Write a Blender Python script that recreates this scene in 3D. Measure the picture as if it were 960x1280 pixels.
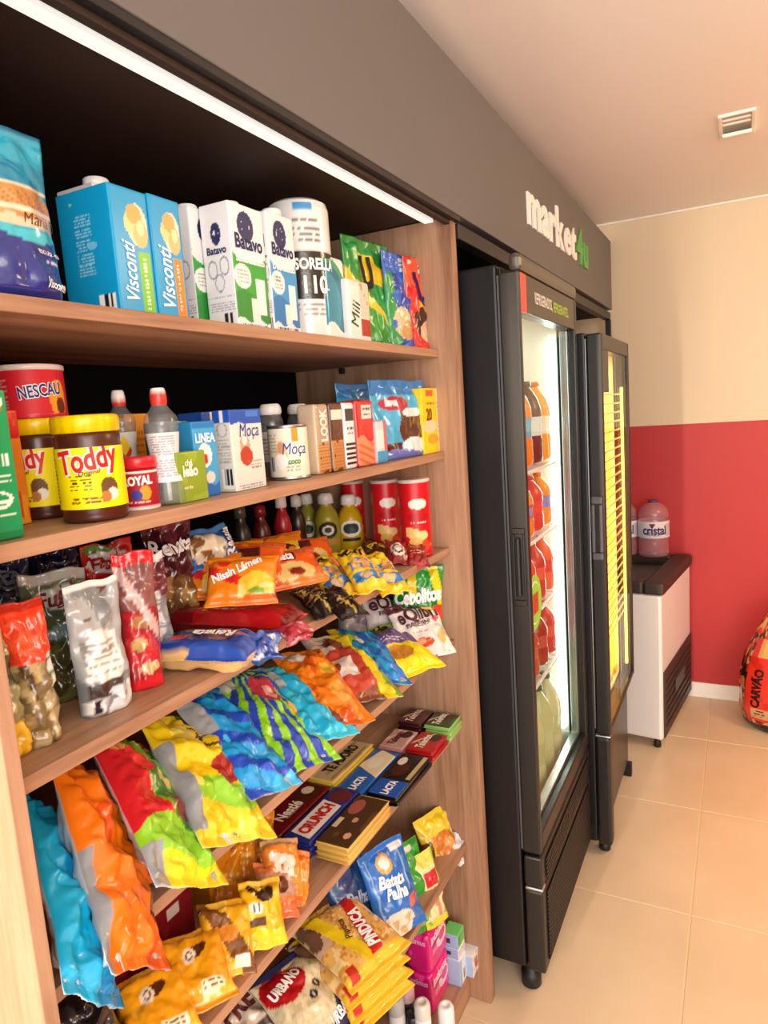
import bpy, bmesh, math, random
import numpy as np
from mathutils import Matrix, Vector

for o in list(bpy.data.objects):
    bpy.data.objects.remove(o)
scene = bpy.context.scene
COL = scene.collection

# ------------------------------------------------------------------ camera
CAM = np.array([0.0, 0.0, 1.58])
FPX = 861.14
YAW, PITCH, ROLL = .481716, .140992, -.0692126
_f = np.array([-math.sin(YAW)*math.cos(PITCH), math.cos(YAW)*math.cos(PITCH), -math.sin(PITCH)])
_r = np.cross(_f, [0, 0, 1.]); _r /= np.linalg.norm(_r)
_u = np.cross(_r, _f)
CR = math.cos(ROLL)*_r + math.sin(ROLL)*_u
CU = -math.sin(ROLL)*_r + math.cos(ROLL)*_u
CF = _f
cd = bpy.data.cameras.new('camera')
cd.sensor_fit = 'VERTICAL'; cd.sensor_height = 36; cd.lens = FPX/1280*36
cd.clip_start = .02
co = bpy.data.objects.new('camera', cd); COL.objects.link(co)
m = Matrix.Identity(4)
for i in range(3):
    m[i][0] = CR[i]; m[i][1] = CU[i]; m[i][2] = -CF[i]; m[i][3] = CAM[i]
co.matrix_world = m
scene.camera = co

# ------------------------------------------------------------------ world, lights, exposure
w = bpy.data.worlds.new('world'); scene.world = w; w.use_nodes = True
bg = w.node_tree.nodes['Background']
bg.inputs[0].default_value = (.97, .985, 1.0, 1); bg.inputs[1].default_value = 2.0

def area(name, loc, target, sx, sy, power, color):
    d = bpy.data.lights.new(name, 'AREA'); d.shape = 'RECTANGLE'; d.size = sx; d.size_y = sy
    d.energy = power; d.color = color
    o = bpy.data.objects.new(name, d); COL.objects.link(o)
    o.location = loc
    o.rotation_euler = (Vector(target)-Vector(loc)).to_track_quat('-Z', 'Y').to_euler()
    return o
# tall narrow doorway of daylight behind the camera; it rakes along the row and throws the
# fridges' shadow onto the far wall
area('doorway_daylight', (-.86, -3.2, 1.75), (-.2, 3.8, 1.2), .08, 1.5, 108, (1, .80, .58))
# broad window behind and to the right of the camera
area('window_daylight', (1.75, -1.2, 1.75), (-.7, 1.3, 1.2), 1.6, 1.5, 42, (1, .93, .84))
# warm room lamp further down the aisle, out of frame to the right
area('room_lamp', (1.3, 2.3, 2.3), (.2, 2.6, .2), .6, .6, 18, (1, .74, .45))

scene.view_settings.view_transform = 'Standard'
scene.view_settings.look = 'None'
scene.view_settings.gamma = 1
scene.view_settings.use_curve_mapping = False
scene.view_settings.exposure = .3

# ------------------------------------------------------------------ pixel <-> place
def on(px, py, ax, val):
    d = CF + CR*(px-480)/FPX - CU*(py-640)/FPX
    return CAM + d*(val-CAM[ax])/d[ax]
def proj(p):
    d = np.array(p, float)-CAM; k = d @ CF
    return 480+FPX*(d @ CR)/k, 640-FPX*(d @ CU)/k, FPX/k
def ycol(px, x, z):
    k = px-480; a = FPX*CR - k*CF
    return -(x*a[0] + (z-CAM[2])*a[2])/a[1]
def xcol(px, y, z):
    k = px-480; a = FPX*CR - k*CF
    return -(y*a[1] + (z-CAM[2])*a[2])/a[0]
def hrow(x, y, z, py):
    a = FPX*CU + (py-640)*CF
    return CAM[2] - (x*a[0] + y*a[1])/a[2] - z
SH = {1: 1.721, 2: 1.481, 3: 1.247, 4: 1.012, 5: .785, 6: .456, 7: .10}
XF = -.631

# ------------------------------------------------------------------ colour
def lin(c):
    if isinstance(c, str):
        c = c.lstrip('#'); c = [int(c[i:i+2], 16)/255 for i in (0, 2, 4)]
    c = np.array(c, float)
    return np.where(c <= .04045, c/12.92, ((c+.055)/1.055)**2.4)

def vn(x, y, s=0):
    xi = np.floor(x); yi = np.floor(y); fx = x-xi; fy = y-yi
    fx = fx*fx*(3-2*fx); fy = fy*fy*(3-2*fy)
    def h(a, b):
        t = np.sin(a*127.1+b*311.7+s*74.7)*43758.5453
        return t-np.floor(t)
    return (h(xi, yi)*(1-fx)+h(xi+1, yi)*fx)*(1-fy)+(h(xi, yi+1)*(1-fx)+h(xi+1, yi+1)*fx)*fy

def tri(x, y, s=0):
    """crumple: random heights on a triangle lattice, joined by flat facets"""
    k = (x+y)*.366; a = x+k; b = y+k
    i = np.floor(a); j = np.floor(b); fa = a-i; fb = b-j
    def h(p, q):
        t = np.sin(p*127.1+q*311.7+s*74.7)*43758.5453
        return t-np.floor(t)
    h0, h3 = h(i, j), h(i+1, j+1)
    up = fa > fb
    hm = np.where(up, h(i+1, j), h(i, j+1))
    big = np.where(up, fa, fb); sml = np.where(up, fb, fa)
    return h0*(1-big)+hm*(big-sml)+h3*sml

def paint(ops, u, v):
    if isinstance(ops, str): ops = [ops]
    c = np.zeros(u.shape+(3,))
    for o in ops:
        if isinstance(o, str):
            c[...] = lin(o); continue
        k = o[0]
        if k == 'r': msk = (u >= o[1]) & (v >= o[2]) & (u <= o[3]) & (v <= o[4]); cc = o[5]
        elif k == 'e':
            a = math.radians(o[6]) if len(o) > 6 else 0
            du, dv = u-o[1], v-o[2]
            p, q = du*math.cos(a)+dv*math.sin(a), -du*math.sin(a)+dv*math.cos(a)
            msk = (p/o[3])**2+(q/o[4])**2 <= 1; cc = o[5]
        elif k == 'a':
            rr = np.sqrt(((u-o[1])/o[3])**2+((v-o[2])/o[4])**2); msk = (rr <= 1) & (rr >= o[5]); cc = o[6]
        elif k == 'd':
            a = math.radians(o[1]); msk = np.abs(math.cos(a)*u+math.sin(a)*v-o[2]) <= o[3]; cc = o[4]
        elif k == 's':
            a = math.radians(o[1]); t = (math.cos(a)*u+math.sin(a)*v)*o[2]
            msk = (t-np.floor(t)) < o[3]; cc = o[4]
            if len(o) > 5: msk &= (u >= o[5]) & (v >= o[6]) & (u <= o[7]) & (v <= o[8])
        elif k == 'n':
            msk = vn(u*o[1]+3.3, v*o[2]+7.1, o[9] if len(o) > 9 else 1) > o[3]; cc = o[4]
            if len(o) > 5: msk &= (u >= o[5]) & (v >= o[6]) & (u <= o[7]) & (v <= o[8])
        elif k == 'x':
            t = (v-o[2])/(o[4]-o[2])*o[5]; li = np.floor(t)
            msk = (u >= o[1]) & (u <= o[3]) & (t >= 0) & (t < o[5]) & (t-li > .3) & (t-li < .75)
            msk &= vn((u-o[1])*70, li*5.3, 2) > .33
            cc = o[6]
        elif k == 'b':
            msk = (u >= o[1]) & (v >= o[2]) & (u <= o[3]) & (v <= o[4]); c[msk] = lin('#f4f4f0')
            t = (u-o[1])/(o[3]-o[1])
            msk &= (vn(t*16, t*0, 5) > .5) & (t > .08) & (t < .92) & (v > o[2]+.15*(o[4]-o[2])); cc = '#202028'
        elif k == 'f':
            a = np.arctan2(v-o[2], u-o[1])/(2*math.pi)*o[3]; msk = (a-np.floor(a)) < .5; cc = o[4]
            if len(o) > 5: msk &= (u >= o[5]) & (v >= o[6]) & (u <= o[7]) & (v <= o[8])
        elif k == 'w': msk = v < o[3]+o[2]*np.sin(o[1]*u*6.283+(o[5] if len(o) > 5 else 0)); cc = o[4]
        elif k == 'p':      # convex polygon, counter-clockwise
            pts = o[1]; msk = np.ones(u.shape, bool)
            for i in range(len(pts)):
                (x0, y0), (x1, y1) = pts[i], pts[(i+1) % len(pts)]
                msk &= (x1-x0)*(v-y0)-(y1-y0)*(u-x0) >= 0
            cc = o[2]
        c[msk] = lin(cc)
    return c

# ------------------------------------------------------------------ materials
MATS = {}
def newmat(name):
    mt = bpy.data.materials.new(name); mt.use_nodes = True
    nt = mt.node_tree; b = nt.nodes['Principled BSDF']
    return mt, nt, b
def solid(name, col, rough=.5, metal=0, spec=.5, bump=0, bscale=200, **kw):
    if name in MATS: return MATS[name]
    mt, nt, b = newmat(name)
    c = lin(col)
    b.inputs['Base Color'].default_value = (*c, 1); b.inputs['Roughness'].default_value = rough
    b.inputs['Metallic'].default_value = metal; b.inputs['Specular IOR Level'].default_value = spec
    n = nt.nodes.new('ShaderNodeTexNoise'); n.inputs['Scale'].default_value = bscale
    tc = nt.nodes.new('ShaderNodeTexCoord'); nt.links.new(tc.outputs['Object'], n.inputs['Vector'])
    bp = nt.nodes.new('ShaderNodeBump'); bp.inputs['Strength'].default_value = bump; bp.inputs['Distance'].default_value = .002
    nt.links.new(n.outputs['Fac'], bp.inputs['Height']); nt.links.new(bp.outputs['Normal'], b.inputs['Normal'])
    if 'emit' in kw:
        b.inputs['Emission Color'].default_value = (*lin(kw.get('ecol', col)), 1); b.inputs['Emission Strength'].default_value = kw['emit']
    if 'trans' in kw: b.inputs['Transmission Weight'].default_value = kw['trans']; b.inputs['IOR'].default_value = kw.get('ior', 1.2)
    if 'alpha' in kw: b.inputs['Alpha'].default_value = kw['alpha']
    MATS[name] = mt
    return mt
def printed(name, rough, spec=.5, coat=0, bump=.05, bscale=60, metal=0):
    mt, nt, b = newmat(name)
    at = nt.nodes.new('ShaderNodeAttribute'); at.attribute_name = 'Col'
    nt.links.new(at.outputs['Color'], b.inputs['Base Color'])
    b.inputs['Roughness'].default_value = rough; b.inputs['Specular IOR Level'].default_value = spec
    b.inputs['Coat Weight'].default_value = coat; b.inputs['Coat Roughness'].default_value = .15; b.inputs['Metallic'].default_value = metal
    n = nt.nodes.new('ShaderNodeTexNoise'); n.inputs['Scale'].default_value = bscale; n.inputs['Detail'].default_value = 3
    tc = nt.nodes.new('ShaderNodeTexCoord'); nt.links.new(tc.outputs['Object'], n.inputs['Vector'])
    bp = nt.nodes.new('ShaderNodeBump'); bp.inputs['Strength'].default_value = bump; bp.inputs['Distance'].default_value = .004
    nt.links.new(n.outputs['Fac'], bp.inputs['Height']); nt.links.new(bp.outputs['Normal'], b.inputs['Normal'])
    MATS[name] = mt
    return mt
printed('paper', .5, .35)
printed('card', .35, .45, .15, .02)
printed('foil', .26, .6, .35, .25, 45)
printed('film', .2, .55, .5, .2, 70)
printed('silver_foil', .25, .6, .2, .3, 45, .75)
printed('plastic', .3, .5, .1, .01)
printed('ink', .45, .3, 0, 0)

def wood(name, axis, c0='#8f6244', c1='#b98a62', c2='#d0a67c'):
    mt, nt, b = newmat(name)
    tc = nt.nodes.new('ShaderNodeTexCoord'); mp = nt.nodes.new('ShaderNodeMapping')
    sc = [9, 9, 9]; sc[axis] = .55
    mp.inputs['Scale'].default_value = sc
    n = nt.nodes.new('ShaderNodeTexNoise'); n.inputs['Scale'].default_value = 2.2; n.inputs['Detail'].default_value = 6; n.inputs['Distortion'].default_value = .8
    n2 = nt.nodes.new('ShaderNodeTexNoise'); n2.inputs['Scale'].default_value = 16; n2.inputs['Detail'].default_value = 3
    cr = nt.nodes.new('ShaderNodeValToRGB')
    e = cr.color_ramp.elements
    e[0].position = .3; e[0].color = (*lin(c0), 1); e[1].position = .72; e[1].color = (*lin(c2), 1)
    k = e.new(.5); k.color = (*lin(c1), 1)
    mx = nt.nodes.new('ShaderNodeMath'); mx.operation = 'MULTIPLY_ADD'; mx.inputs[1].default_value = .35; 
    sub = nt.nodes.new('ShaderNodeMath'); sub.operation = 'MULTIPLY_ADD'; sub.inputs[1].default_value = .75; sub.inputs[2].default_value = -.05
    L = nt.links.new
    L(tc.outputs['Object'], mp.inputs['Vector']); L(mp.outputs[0], n.inputs['Vector']); L(mp.outputs[0], n2.inputs['Vector'])
    L(n.outputs['Fac'], sub.inputs[0]); L(n2.outputs['Fac'], mx.inputs[0]); L(sub.outputs[0], mx.inputs[2])
    L(mx.outputs[0], cr.inputs['Fac']); L(cr.outputs[0], b.inputs['Base Color'])
    b.inputs['Roughness'].default_value = .45; b.inputs['Specular IOR Level'].default_value = .35
    MATS[name] = mt
    return mt
wood('wood_upright', 2, '#86604a', '#ad866a', '#c4a083'); wood('wood_shelf', 1, '#86604a', '#ad866a', '#c09a7c')

def glass(name, tint='#ffffff', rough=.02, f0=.03, f1=.5, haze=0, hcol='#ffffff'):
    """thin clear sheet: lets light through, mirrors more towards grazing angles, optional milky haze"""
    mt = bpy.data.materials.new(name); mt.use_nodes = True; nt = mt.node_tree; L = nt.links.new
    nt.nodes.remove(nt.nodes['Principled BSDF'])
    out = nt.nodes['Material Output']; t = nt.nodes.new('ShaderNodeBsdfTransparent'); g = nt.nodes.new('ShaderNodeBsdfGlossy')
    t.inputs[0].default_value = (*lin(tint), 1); g.inputs['Roughness'].default_value = rough
    lw = nt.nodes.new('ShaderNodeLayerWeight'); lw.inputs['Blend'].default_value = .5
    pw = nt.nodes.new('ShaderNodeMath'); pw.operation = 'POWER'; pw.inputs[1].default_value = 5
    ma = nt.nodes.new('ShaderNodeMath'); ma.operation = 'MULTIPLY_ADD'; ma.inputs[1].default_value = f1; ma.inputs[2].default_value = f0
    mx = nt.nodes.new('ShaderNodeMixShader')
    L(lw.outputs['Facing'], pw.inputs[0]); L(pw.outputs[0], ma.inputs[0]); L(ma.outputs[0], mx.inputs[0])
    if haze:
        d = nt.nodes.new('ShaderNodeBsdfDiffuse'); d.inputs[0].default_value = (*lin(hcol), 1)
        m2 = nt.nodes.new('ShaderNodeMixShader'); m2.inputs[0].default_value = haze
        L(t.outputs[0], m2.inputs[1]); L(d.outputs[0], m2.inputs[2]); L(m2.outputs[0], mx.inputs[1])
    else: L(t.outputs[0], mx.inputs[1])
    L(g.outputs[0], mx.inputs[2]); L(mx.outputs[0], out.inputs[0])
    MATS[name] = mt
    return mt
glass('door_glass', '#f8fcfa', .01, .02, .45); glass('clear_plastic', '#f2f5f6', .08, .05, .5, .10, '#e8ecf0'); glass('pink_plastic', '#f8dfe4', .1, .05, .4, .22, '#f0c8d2')

# ------------------------------------------------------------------ mesh helpers
def mesh_obj(name, V, F, mat, parent=None, cols=None, smooth=True):
    me = bpy.data.meshes.new(name)
    V = np.asarray(V, float)
    if isinstance(F, np.ndarray):
        nf = len(F); k = F.shape[1]
        me.vertices.add(len(V)); me.vertices.foreach_set('co', V.ravel())
        me.loops.add(nf*k); me.loops.foreach_set('vertex_index', F.ravel().astype(np.int32))
        me.polygons.add(nf); me.polygons.foreach_set('loop_start', np.arange(nf, dtype=np.int32)*k)
        me.polygons.foreach_set('loop_total', np.full(nf, k, dtype=np.int32))
        me.update(calc_edges=True)
    else:
        me.from_pydata([tuple(v) for v in V], [], F)
    me.polygons.foreach_set('use_smooth', np.full(len(me.polygons), smooth))
    if cols is not None:
        a = me.color_attributes.new('Col', 'FLOAT_COLOR', 'POINT')
        c4 = np.ones((len(V), 4), np.float32); c4[:, :3] = cols
        a.data.foreach_set('color', c4.ravel())
    me.materials.append(MATS[mat] if isinstance(mat, str) else mat)
    o = bpy.data.objects.new(name, me); COL.objects.link(o)
    if parent is not None: o.parent = parent
    return o

def grid_faces(nv, nu, off=0, flip=False):
    i = np.arange(nv*nu).reshape(nv, nu)+off
    a, b, c, d = i[:-1, :-1].ravel(), i[:-1, 1:].ravel(), i[1:, 1:].ravel(), i[1:, :-1].ravel()
    return np.stack([a, d, c, b] if flip else [a, b, c, d], 1)

class Surf:
    """a printable face sampled on a grid P[nv,nu,3]; W,H its metric size"""
    def __init__(s, P, W, H): s.P, s.W, s.H = P, W, H
    def at(s, u, v):
        nv, nu = s.P.shape[:2]
        x = np.clip(u, 0, 1)*(nu-1); y = np.clip(v, 0, 1)*(nv-1)
        i = np.clip(np.floor(x).astype(int), 0, nu-2); j = np.clip(np.floor(y).astype(int), 0, nv-2)
        fx = (x-i)[:, None]; fy = (y-j)[:, None]; P = s.P
        p = (P[j, i]*(1-fx)+P[j, i+1]*fx)*(1-fy)+(P[j+1, i]*(1-fx)+P[j+1, i+1]*fx)*fy
        du = P[j, i+1]-P[j, i]+P[j+1, i+1]-P[j+1, i]; dv = P[j+1, i]-P[j, i]+P[j+1, i+1]-P[j, i+1]
        n = np.cross(du, dv); n /= np.linalg.norm(n, axis=1)[:, None]+1e-12
        return p, n

TXT = {}
def text_geo(s, bold=.02, shear=0, extrude=0):
    key = (s, bold, shear, extrude)
    if key in TXT: return TXT[key]
    cu = bpy.data.curves.new('t', 'FONT'); cu.body = s; cu.offset = bold; cu.shear = shear; cu.resolution_u = 3; cu.extrude = extrude
    ob = bpy.data.objects.new('t', cu); COL.objects.link(ob)
    me = bpy.data.meshes.new_from_object(ob)
    if not extrude:
        bm = bmesh.new(); bm.from_mesh(me); bmesh.ops.triangulate(bm, faces=bm.faces[:])
        for _ in range(2):
            es = [e for e in bm.edges if e.calc_length() > .22]
            if es: bmesh.ops.subdivide_edges(bm, edges=es, cuts=1); bmesh.ops.triangulate(bm, faces=bm.faces[:])
        bm.to_mesh(me); bm.free()
    V = np.array([v.co[:] for v in me.vertices]).reshape(-1, 3); F = [tuple(p.vertices) for p in me.polygons]
    bpy.data.objects.remove(ob); bpy.data.curves.remove(cu); bpy.data.meshes.remove(me)
    lo, hi = V.min(0), V.max(0)
    V = V-[(lo[0]+hi[0])/2, (lo[1]+hi[1])/2, 0]
    TXT[key] = (V, F, hi-lo)
    return TXT[key]

def lettering(parent, surf, items, off=.0012, name='lettering'):
    """items: (text, u, v, width as a share of the face width, rotation, colour[, height stretch, bold, shear])"""
    for it in items:
        s, cu, cv, wd, rot, col = it[:6]
        st = it[6] if len(it) > 6 else 1; bo = it[7] if len(it) > 7 else .02; shr = it[8] if len(it) > 8 else 0
        V, F, sz = text_geo(s, bo, shr)
        k = wd*surf.W/sz[0]
        x, y = V[:, 0]*k, V[:, 1]*k*st
        a = math.radians(rot)
        X, Y = x*math.cos(a)-y*math.sin(a), x*math.sin(a)+y*math.cos(a)
        p, n = surf.at(cu+X/surf.W, cv+Y/surf.H)
        mesh_obj(name, p+n*off, F, 'ink', parent, np.tile(lin(col), (len(V), 1)), False)

def thing(name, label, cat, loc=(0, 0, 0), rz=0, group=None, R=None):
    o = bpy.data.objects.new(name, None); COL.objects.link(o); o.empty_display_size = .03
    if R is not None:
        M = Matrix.Identity(4)
        for i in range(3):
            for j in range(3): M[i][j] = R[i][j]
            M[i][3] = loc[i]
        o.matrix_world = M
    else:
        o.location = tuple(float(t) for t in loc); o.rotation_euler = (0, 0, math.radians(rz))
    o['label'] = label; o['category'] = cat
    if group: o['group'] = group
    return o
def tag(o, label, cat, group=None):
    o['label'] = label; o['category'] = cat
    if group: o['group'] = group
    return o
def struct(o, label=None):
    o['kind'] = 'structure'
    if label: o['label'] = label
    return o

def frame(n, up):
    """columns: local x -> n (printed face), local z -> up, as near as can be"""
    n = np.array(n, float); n /= np.linalg.norm(n)
    up = np.array(up, float); up = up-n*(up @ n); up /= np.linalg.norm(up)
    y = np.cross(up, n)
    return np.stack([n, y, up], 1)

def rbox(name, parent, d, w, h, ops=None, mat='card', r=.002, res=.004, base='#ffffff', at=(0, 0, 0), oz=True):
    """rounded box: depth d (x), width w (y), height h (z, from 0); ops: dict of face -> paint; returns obj and the faces' Surfs"""
    ops = ops or {}
    hs = np.array([d, w, h])/2; r = min(r, hs.min()*.9)
    def line(half, n):
        inn = np.linspace(-half+r, half-r, max(2, n+1))
        return np.r_[-half, -half+.35*r, inn, half-.35*r, half]
    V, Fs, C = [], [], []; n0 = 0; S = {}
    A = {'f': (1, 2, 0, 1), 'k': (1, 2, 0, -1), 'l': (0, 2, 1, -1), 'g': (0, 2, 1, 1), 't': (1, 0, 2, 1), 'o': (1, 0, 2, -1)}
    for f, (au, av, an, sg) in A.items():
        fine = f in ops
        lu = line(hs[au], int(2*hs[au]/res) if fine else 1); lv = line(hs[av], int(2*hs[av]/res) if fine else 1)
        fu = 1; fv = 1
        if f in 'kg': fu = -1
        if f == 't': fv = -1
        if f == 'o': fv = 1
        U, Vv = np.meshgrid(lu, lv)
        P = np.zeros(U.shape+(3,)); P[..., au] = U*fu; P[..., av] = Vv*fv; P[..., an] = hs[an]*sg
        q = np.clip(P, -(hs-r), hs-r); dl = P-q
        P = q+r*dl/np.maximum(np.linalg.norm(dl, axis=-1, keepdims=True), 1e-9)
        c = paint(ops.get(f, base), (U/hs[au]+1)/2, (Vv/hs[av]+1)/2)
        P = P+np.array(at)+np.array([0, 0, hs[2] if oz else 0])
        nv, nu = U.shape
        V.append(P.reshape(-1, 3)); C.append(c.reshape(-1, 3)); Fs.append(grid_faces(nv, nu, n0)); n0 += nv*nu
        if fine:
            g = np.linspace(0, 1, 2); c0 = np.array([[-1, -1], [1, -1], [-1, 1], [1, 1]])
            Q = np.zeros((2, 2, 3))
            for j in range(2):
                for i in range(2):
                    Q[j, i, au] = (2*i-1)*hs[au]*fu; Q[j, i, av] = (2*j-1)*hs[av]*fv; Q[j, i, an] = hs[an]*sg
            S[f] = Surf(Q+np.array(at)+np.array([0, 0, hs[2] if oz else 0]), 2*hs[au], 2*hs[av])
    o = mesh_obj(name, np.vstack(V), np.vstack(Fs), mat, parent, np.vstack(C))
    return o, S

def bx(name, x0, x1, y0, y1, z0, z1, mat, parent=None, r=.002):
    """plain bevelled block between two corners, one solid material"""
    bm = bmesh.new(); bmesh.ops.create_cube(bm, size=1)
    c = [(x0+x1)/2, (y0+y1)/2, (z0+z1)/2]
    for v in bm.verts: v.co = Vector((c[0]+v.co.x*(x1-x0), c[1]+v.co.y*(y1-y0), c[2]+v.co.z*(z1-z0)))
    if r: bmesh.ops.bevel(bm, geom=bm.edges[:], offset=min(r, .45*min(abs(x1-x0), abs(y1-y0), abs(z1-z0))), segments=2, affect='EDGES', profile=.5)
    me = bpy.data.meshes.new(name); bm.to_mesh(me); bm.free()
    me.materials.append(MATS[mat]); o = bpy.data.objects.new(name, me); COL.objects.link(o)
    if parent is not None: o.parent = parent
    return o

def lathe(name, parent, prof, mat='plastic', ops='#ffffff', seg=36, at=(0, 0, 0), sub=1, sq=0):
    """prof: (r, z) bottom to top; ops painted with u = angle (0.5 = front), v = share of the height; sq squares the section"""
    pr = []
    for i in range(len(prof)-1):
        for k in range(sub):
            t = k/sub; pr.append((prof[i][0]*(1-t)+prof[i+1][0]*t, prof[i][1]*(1-t)+prof[i+1][1]*t))
    pr.append(prof[-1]); pr = np.array(pr)
    th = np.linspace(-math.pi, math.pi, seg+1)
    T, R_ = np.meshgrid(th, pr[:, 0]); _, Z_ = np.meshgrid(th, pr[:, 1])
    k = 1.0
    if sq: k = 1/((np.abs(np.cos(T))**(2+sq)+np.abs(np.sin(T))**(2+sq))**(1/(2+sq)))
    P = np.stack([R_*k*np.cos(T), R_*k*np.sin(T), Z_], -1)+np.array(at)
    zl, zh = pr[:, 1].min(), pr[:, 1].max()
    c = paint(ops, (T/math.pi+1)/2, (Z_-zl)/max(zh-zl, 1e-6))
    o = mesh_obj(name, P.reshape(-1, 3), grid_faces(len(pr), seg+1), mat, parent, c.reshape(-1, 3))
    return o, Surf(P, 2*math.pi*pr[:, 0].mean(), zh-zl)

def bag(name, parent, w, h, t, ops, back='#c9ccd0', kind='pillow', seed=0, wr=1., res=.003, crimp=.014, mat='foil', bend=0, oz=True, pinch=.07, boxy=False):
    """flexible pack: pillow (crimped ends) or pouch (flat top seal, open foot); printed face looks along +x"""
    nu, nv = max(16, int(w/res)), max(20, int(h/res))
    u = np.linspace(-1, 1, nu); v = np.linspace(-1, 1, nv)
    U, V = np.meshgrid(u, v); a = (V+1)/2
    c = 2*crimp/h
    s = np.clip(V/(1-c), -1, 1)
    if boxy:
        pu = (1-np.abs(U)**7)**.6; pv = (1-np.abs(s)**7)**.6
    elif kind == 'pillow':
        pu = (1-np.abs(U)**2.6)**.7; pv = (1-np.abs(s)**3.0)**.75
    else:
        aa = np.clip(a/(1-c/2), 0, 1)
        pu = (1-np.abs(U)**2.6)**.6; pv = (1-aa**1.8)**.9*np.clip((a+.03)/.08, 0, 1)**.3
    prof = pu*pv
    def wrk(k):
        o = seed*3.17+k*11.3
        A = h/w
        wx = .25*vn(U*1.5+o, V*1.5, 2); 
        f1 = tri(U*1.5+wx+o, V*1.5*A+wx-o, 3)
        f2 = tri(U*3.1-V*.8+o, V*2.6*A+U*.9+o, 4)
        f3 = tri(U*7+o, V*5*A+o, 5)
        fold = np.abs(((U*3.5+V*.6+1.5*vn(U+o, V*1.5, 6)+o) % 2)-1)*np.abs(s)**3
        edge = np.abs(U)**4*(np.abs((V*5+o+vn(V*3, U, 8)) % 2-1)-.5)
        return t*((f1-.5)*.34+(f2-.5)*.22+(f3-.5)*.09+(fold-.5*np.abs(s)**3)*.28+edge*.16)*wr*np.clip(pu*1.6, .12, 1)*np.where(np.abs(V) > 1-c, .25, 1)
    y = U*w/2*(1-pinch*pv)+.006*wr*(vn(V*2.2+seed, U*.4, 9)-.5)*np.abs(U)
    z = a*h+.008*wr*(vn(U*2+seed, a*0, 7)-.5)*np.abs(s)**2
    if not oz: z = z-h/2
    bn = bend*(1-s**2)
    th = t/2*prof+.0008
    if kind == 'pillow': th = th+np.where(np.abs(V) > 1-c, .0005*np.sin(U*w/2*900), 0)
    P = np.stack([np.maximum(th+wrk(0), -.3*th)+bn, y, z], -1); Q = np.stack([np.minimum(-th-wrk(1), .3*th-.0004)+bn, y, z], -1)
    if kind == 'pouch': z0 = np.where(a < .03, 0, 1); P[..., 2] *= np.where(a < .001, 0, 1); Q[..., 2] *= np.where(a < .001, 0, 1)
    cf = paint(ops, (U+1)/2, a); cb = paint(back, 1-(U+1)/2, a)
    n = nu*nv
    F = [grid_faces(nv, nu), grid_faces(nv, nu, n, True)]
    i = np.arange(nu-1)
    F.append(np.stack([i+n, i+n+1, i+1, i], 1))                       # foot
    k = (nv-1)*nu; F.append(np.stack([k+i, k+i+1, k+i+1+n, k+i+n], 1))
    j = np.arange(nv-1)*nu
    F.append(np.stack([j, j+nu, j+nu+n, j+n], 1)); j = j+nu-1; F.append(np.stack([j+n, j+nu+n, j+nu, j], 1))
    o = mesh_obj(name, np.vstack([P.reshape(-1, 3), Q.reshape(-1, 3)]), np.vstack(F), mat, parent,
                 np.vstack([cf.reshape(-1, 3), cb.reshape(-1, 3)]))
    return o, Surf(P, w, h), Surf(Q[:, ::-1], w, h)

# placing by what the photograph shows
def box_at(s, pM, pR, ptop, xf, depth=None, pL=None):
    """box on shelf s: its aisle face spans columns pM..pR at x = xf, its top at row ptop"""
    z = SH[s]; y0, y1 = ycol(pM, xf, z), ycol(pR, xf, z)
    if pL is not None: depth = xf-xcol(pL, y0, z)
    h = hrow(xf, y0, z, ptop)
    return (xf-depth/2, (y0+y1)/2, z), depth, y1-y0, h
def round_at(s, bx_, by, ptop, dia):
    """round thing on shelf s: nearest foot point, top row, width in pixels"""
    p = on(bx_, by, 2, SH[s]); sc = proj(p)[2]
    r = dia/2/sc
    d = p[:2]-CAM[:2]; d /= np.linalg.norm(d)
    r = dia/2/(FPX/((p-CAM) @ CF+r*.8))
    c = np.r_[p[:2]+d*r, SH[s]]
    return c, r, hrow(c[0], c[1], SH[s], ptop)

# ================================================================== the room
def held(o, parent):
    """parent a mesh built in world coordinates to an Empty that stands elsewhere"""
    o.parent = parent; o.matrix_parent_inverse = Matrix.Translation(parent.location).inverted()
    return o
def wb(name, parent, x0, x1, y0, y1, z0, z1, mat, r=.002):
    return held(bx(name, x0, x1, y0, y1, z0, z1, mat, None, r), parent)
def sub(name, parent, x0, x1, y0, y1, z0, z1, mat, r=.002):
    """a piece of a part (both in world coordinates)"""
    o = bx(name, x0, x1, y0, y1, z0, z1, mat, None, r); o.parent = parent
    o.matrix_parent_inverse = (parent.matrix_parent_inverse).inverted() if False else Matrix.Identity(4)
    return o

# floor tiles: 60 cm, pale beige, narrow light grout
def tile_mat():
    mt, nt, b = newmat('floor_tile')
    tc = nt.nodes.new('ShaderNodeTexCoord'); n = nt.nodes.new('ShaderNodeTexNoise'); n.inputs['Scale'].default_value = 3; n.inputs['Detail'].default_value = 5
    cr = nt.nodes.new('ShaderNodeValToRGB'); e = cr.color_ramp.elements
    e[0].position = .3; e[0].color = (*lin('#d6bfa0'), 1); e[1].position = .75; e[1].color = (*lin('#e2cdb0'), 1)
    gi = nt.nodes.new('ShaderNodeNewGeometry')
    nt.links.new(gi.outputs['Position'], n.inputs['Vector']); nt.links.new(n.outputs['Fac'], cr.inputs['Fac']); nt.links.new(cr.outputs[0], b.inputs['Base Color'])
    b.inputs['Roughness'].default_value = .32; b.inputs['Specular IOR Level'].default_value = .4
    MATS['floor_tile'] = mt
tile_mat()
solid('grout', '#e3cfae', .8)
fl = struct(bx('floor', -1.3, 2.3, -1.6, 3.82, -.06, -.0025, 'grout', None, 0))
tm = None
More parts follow.
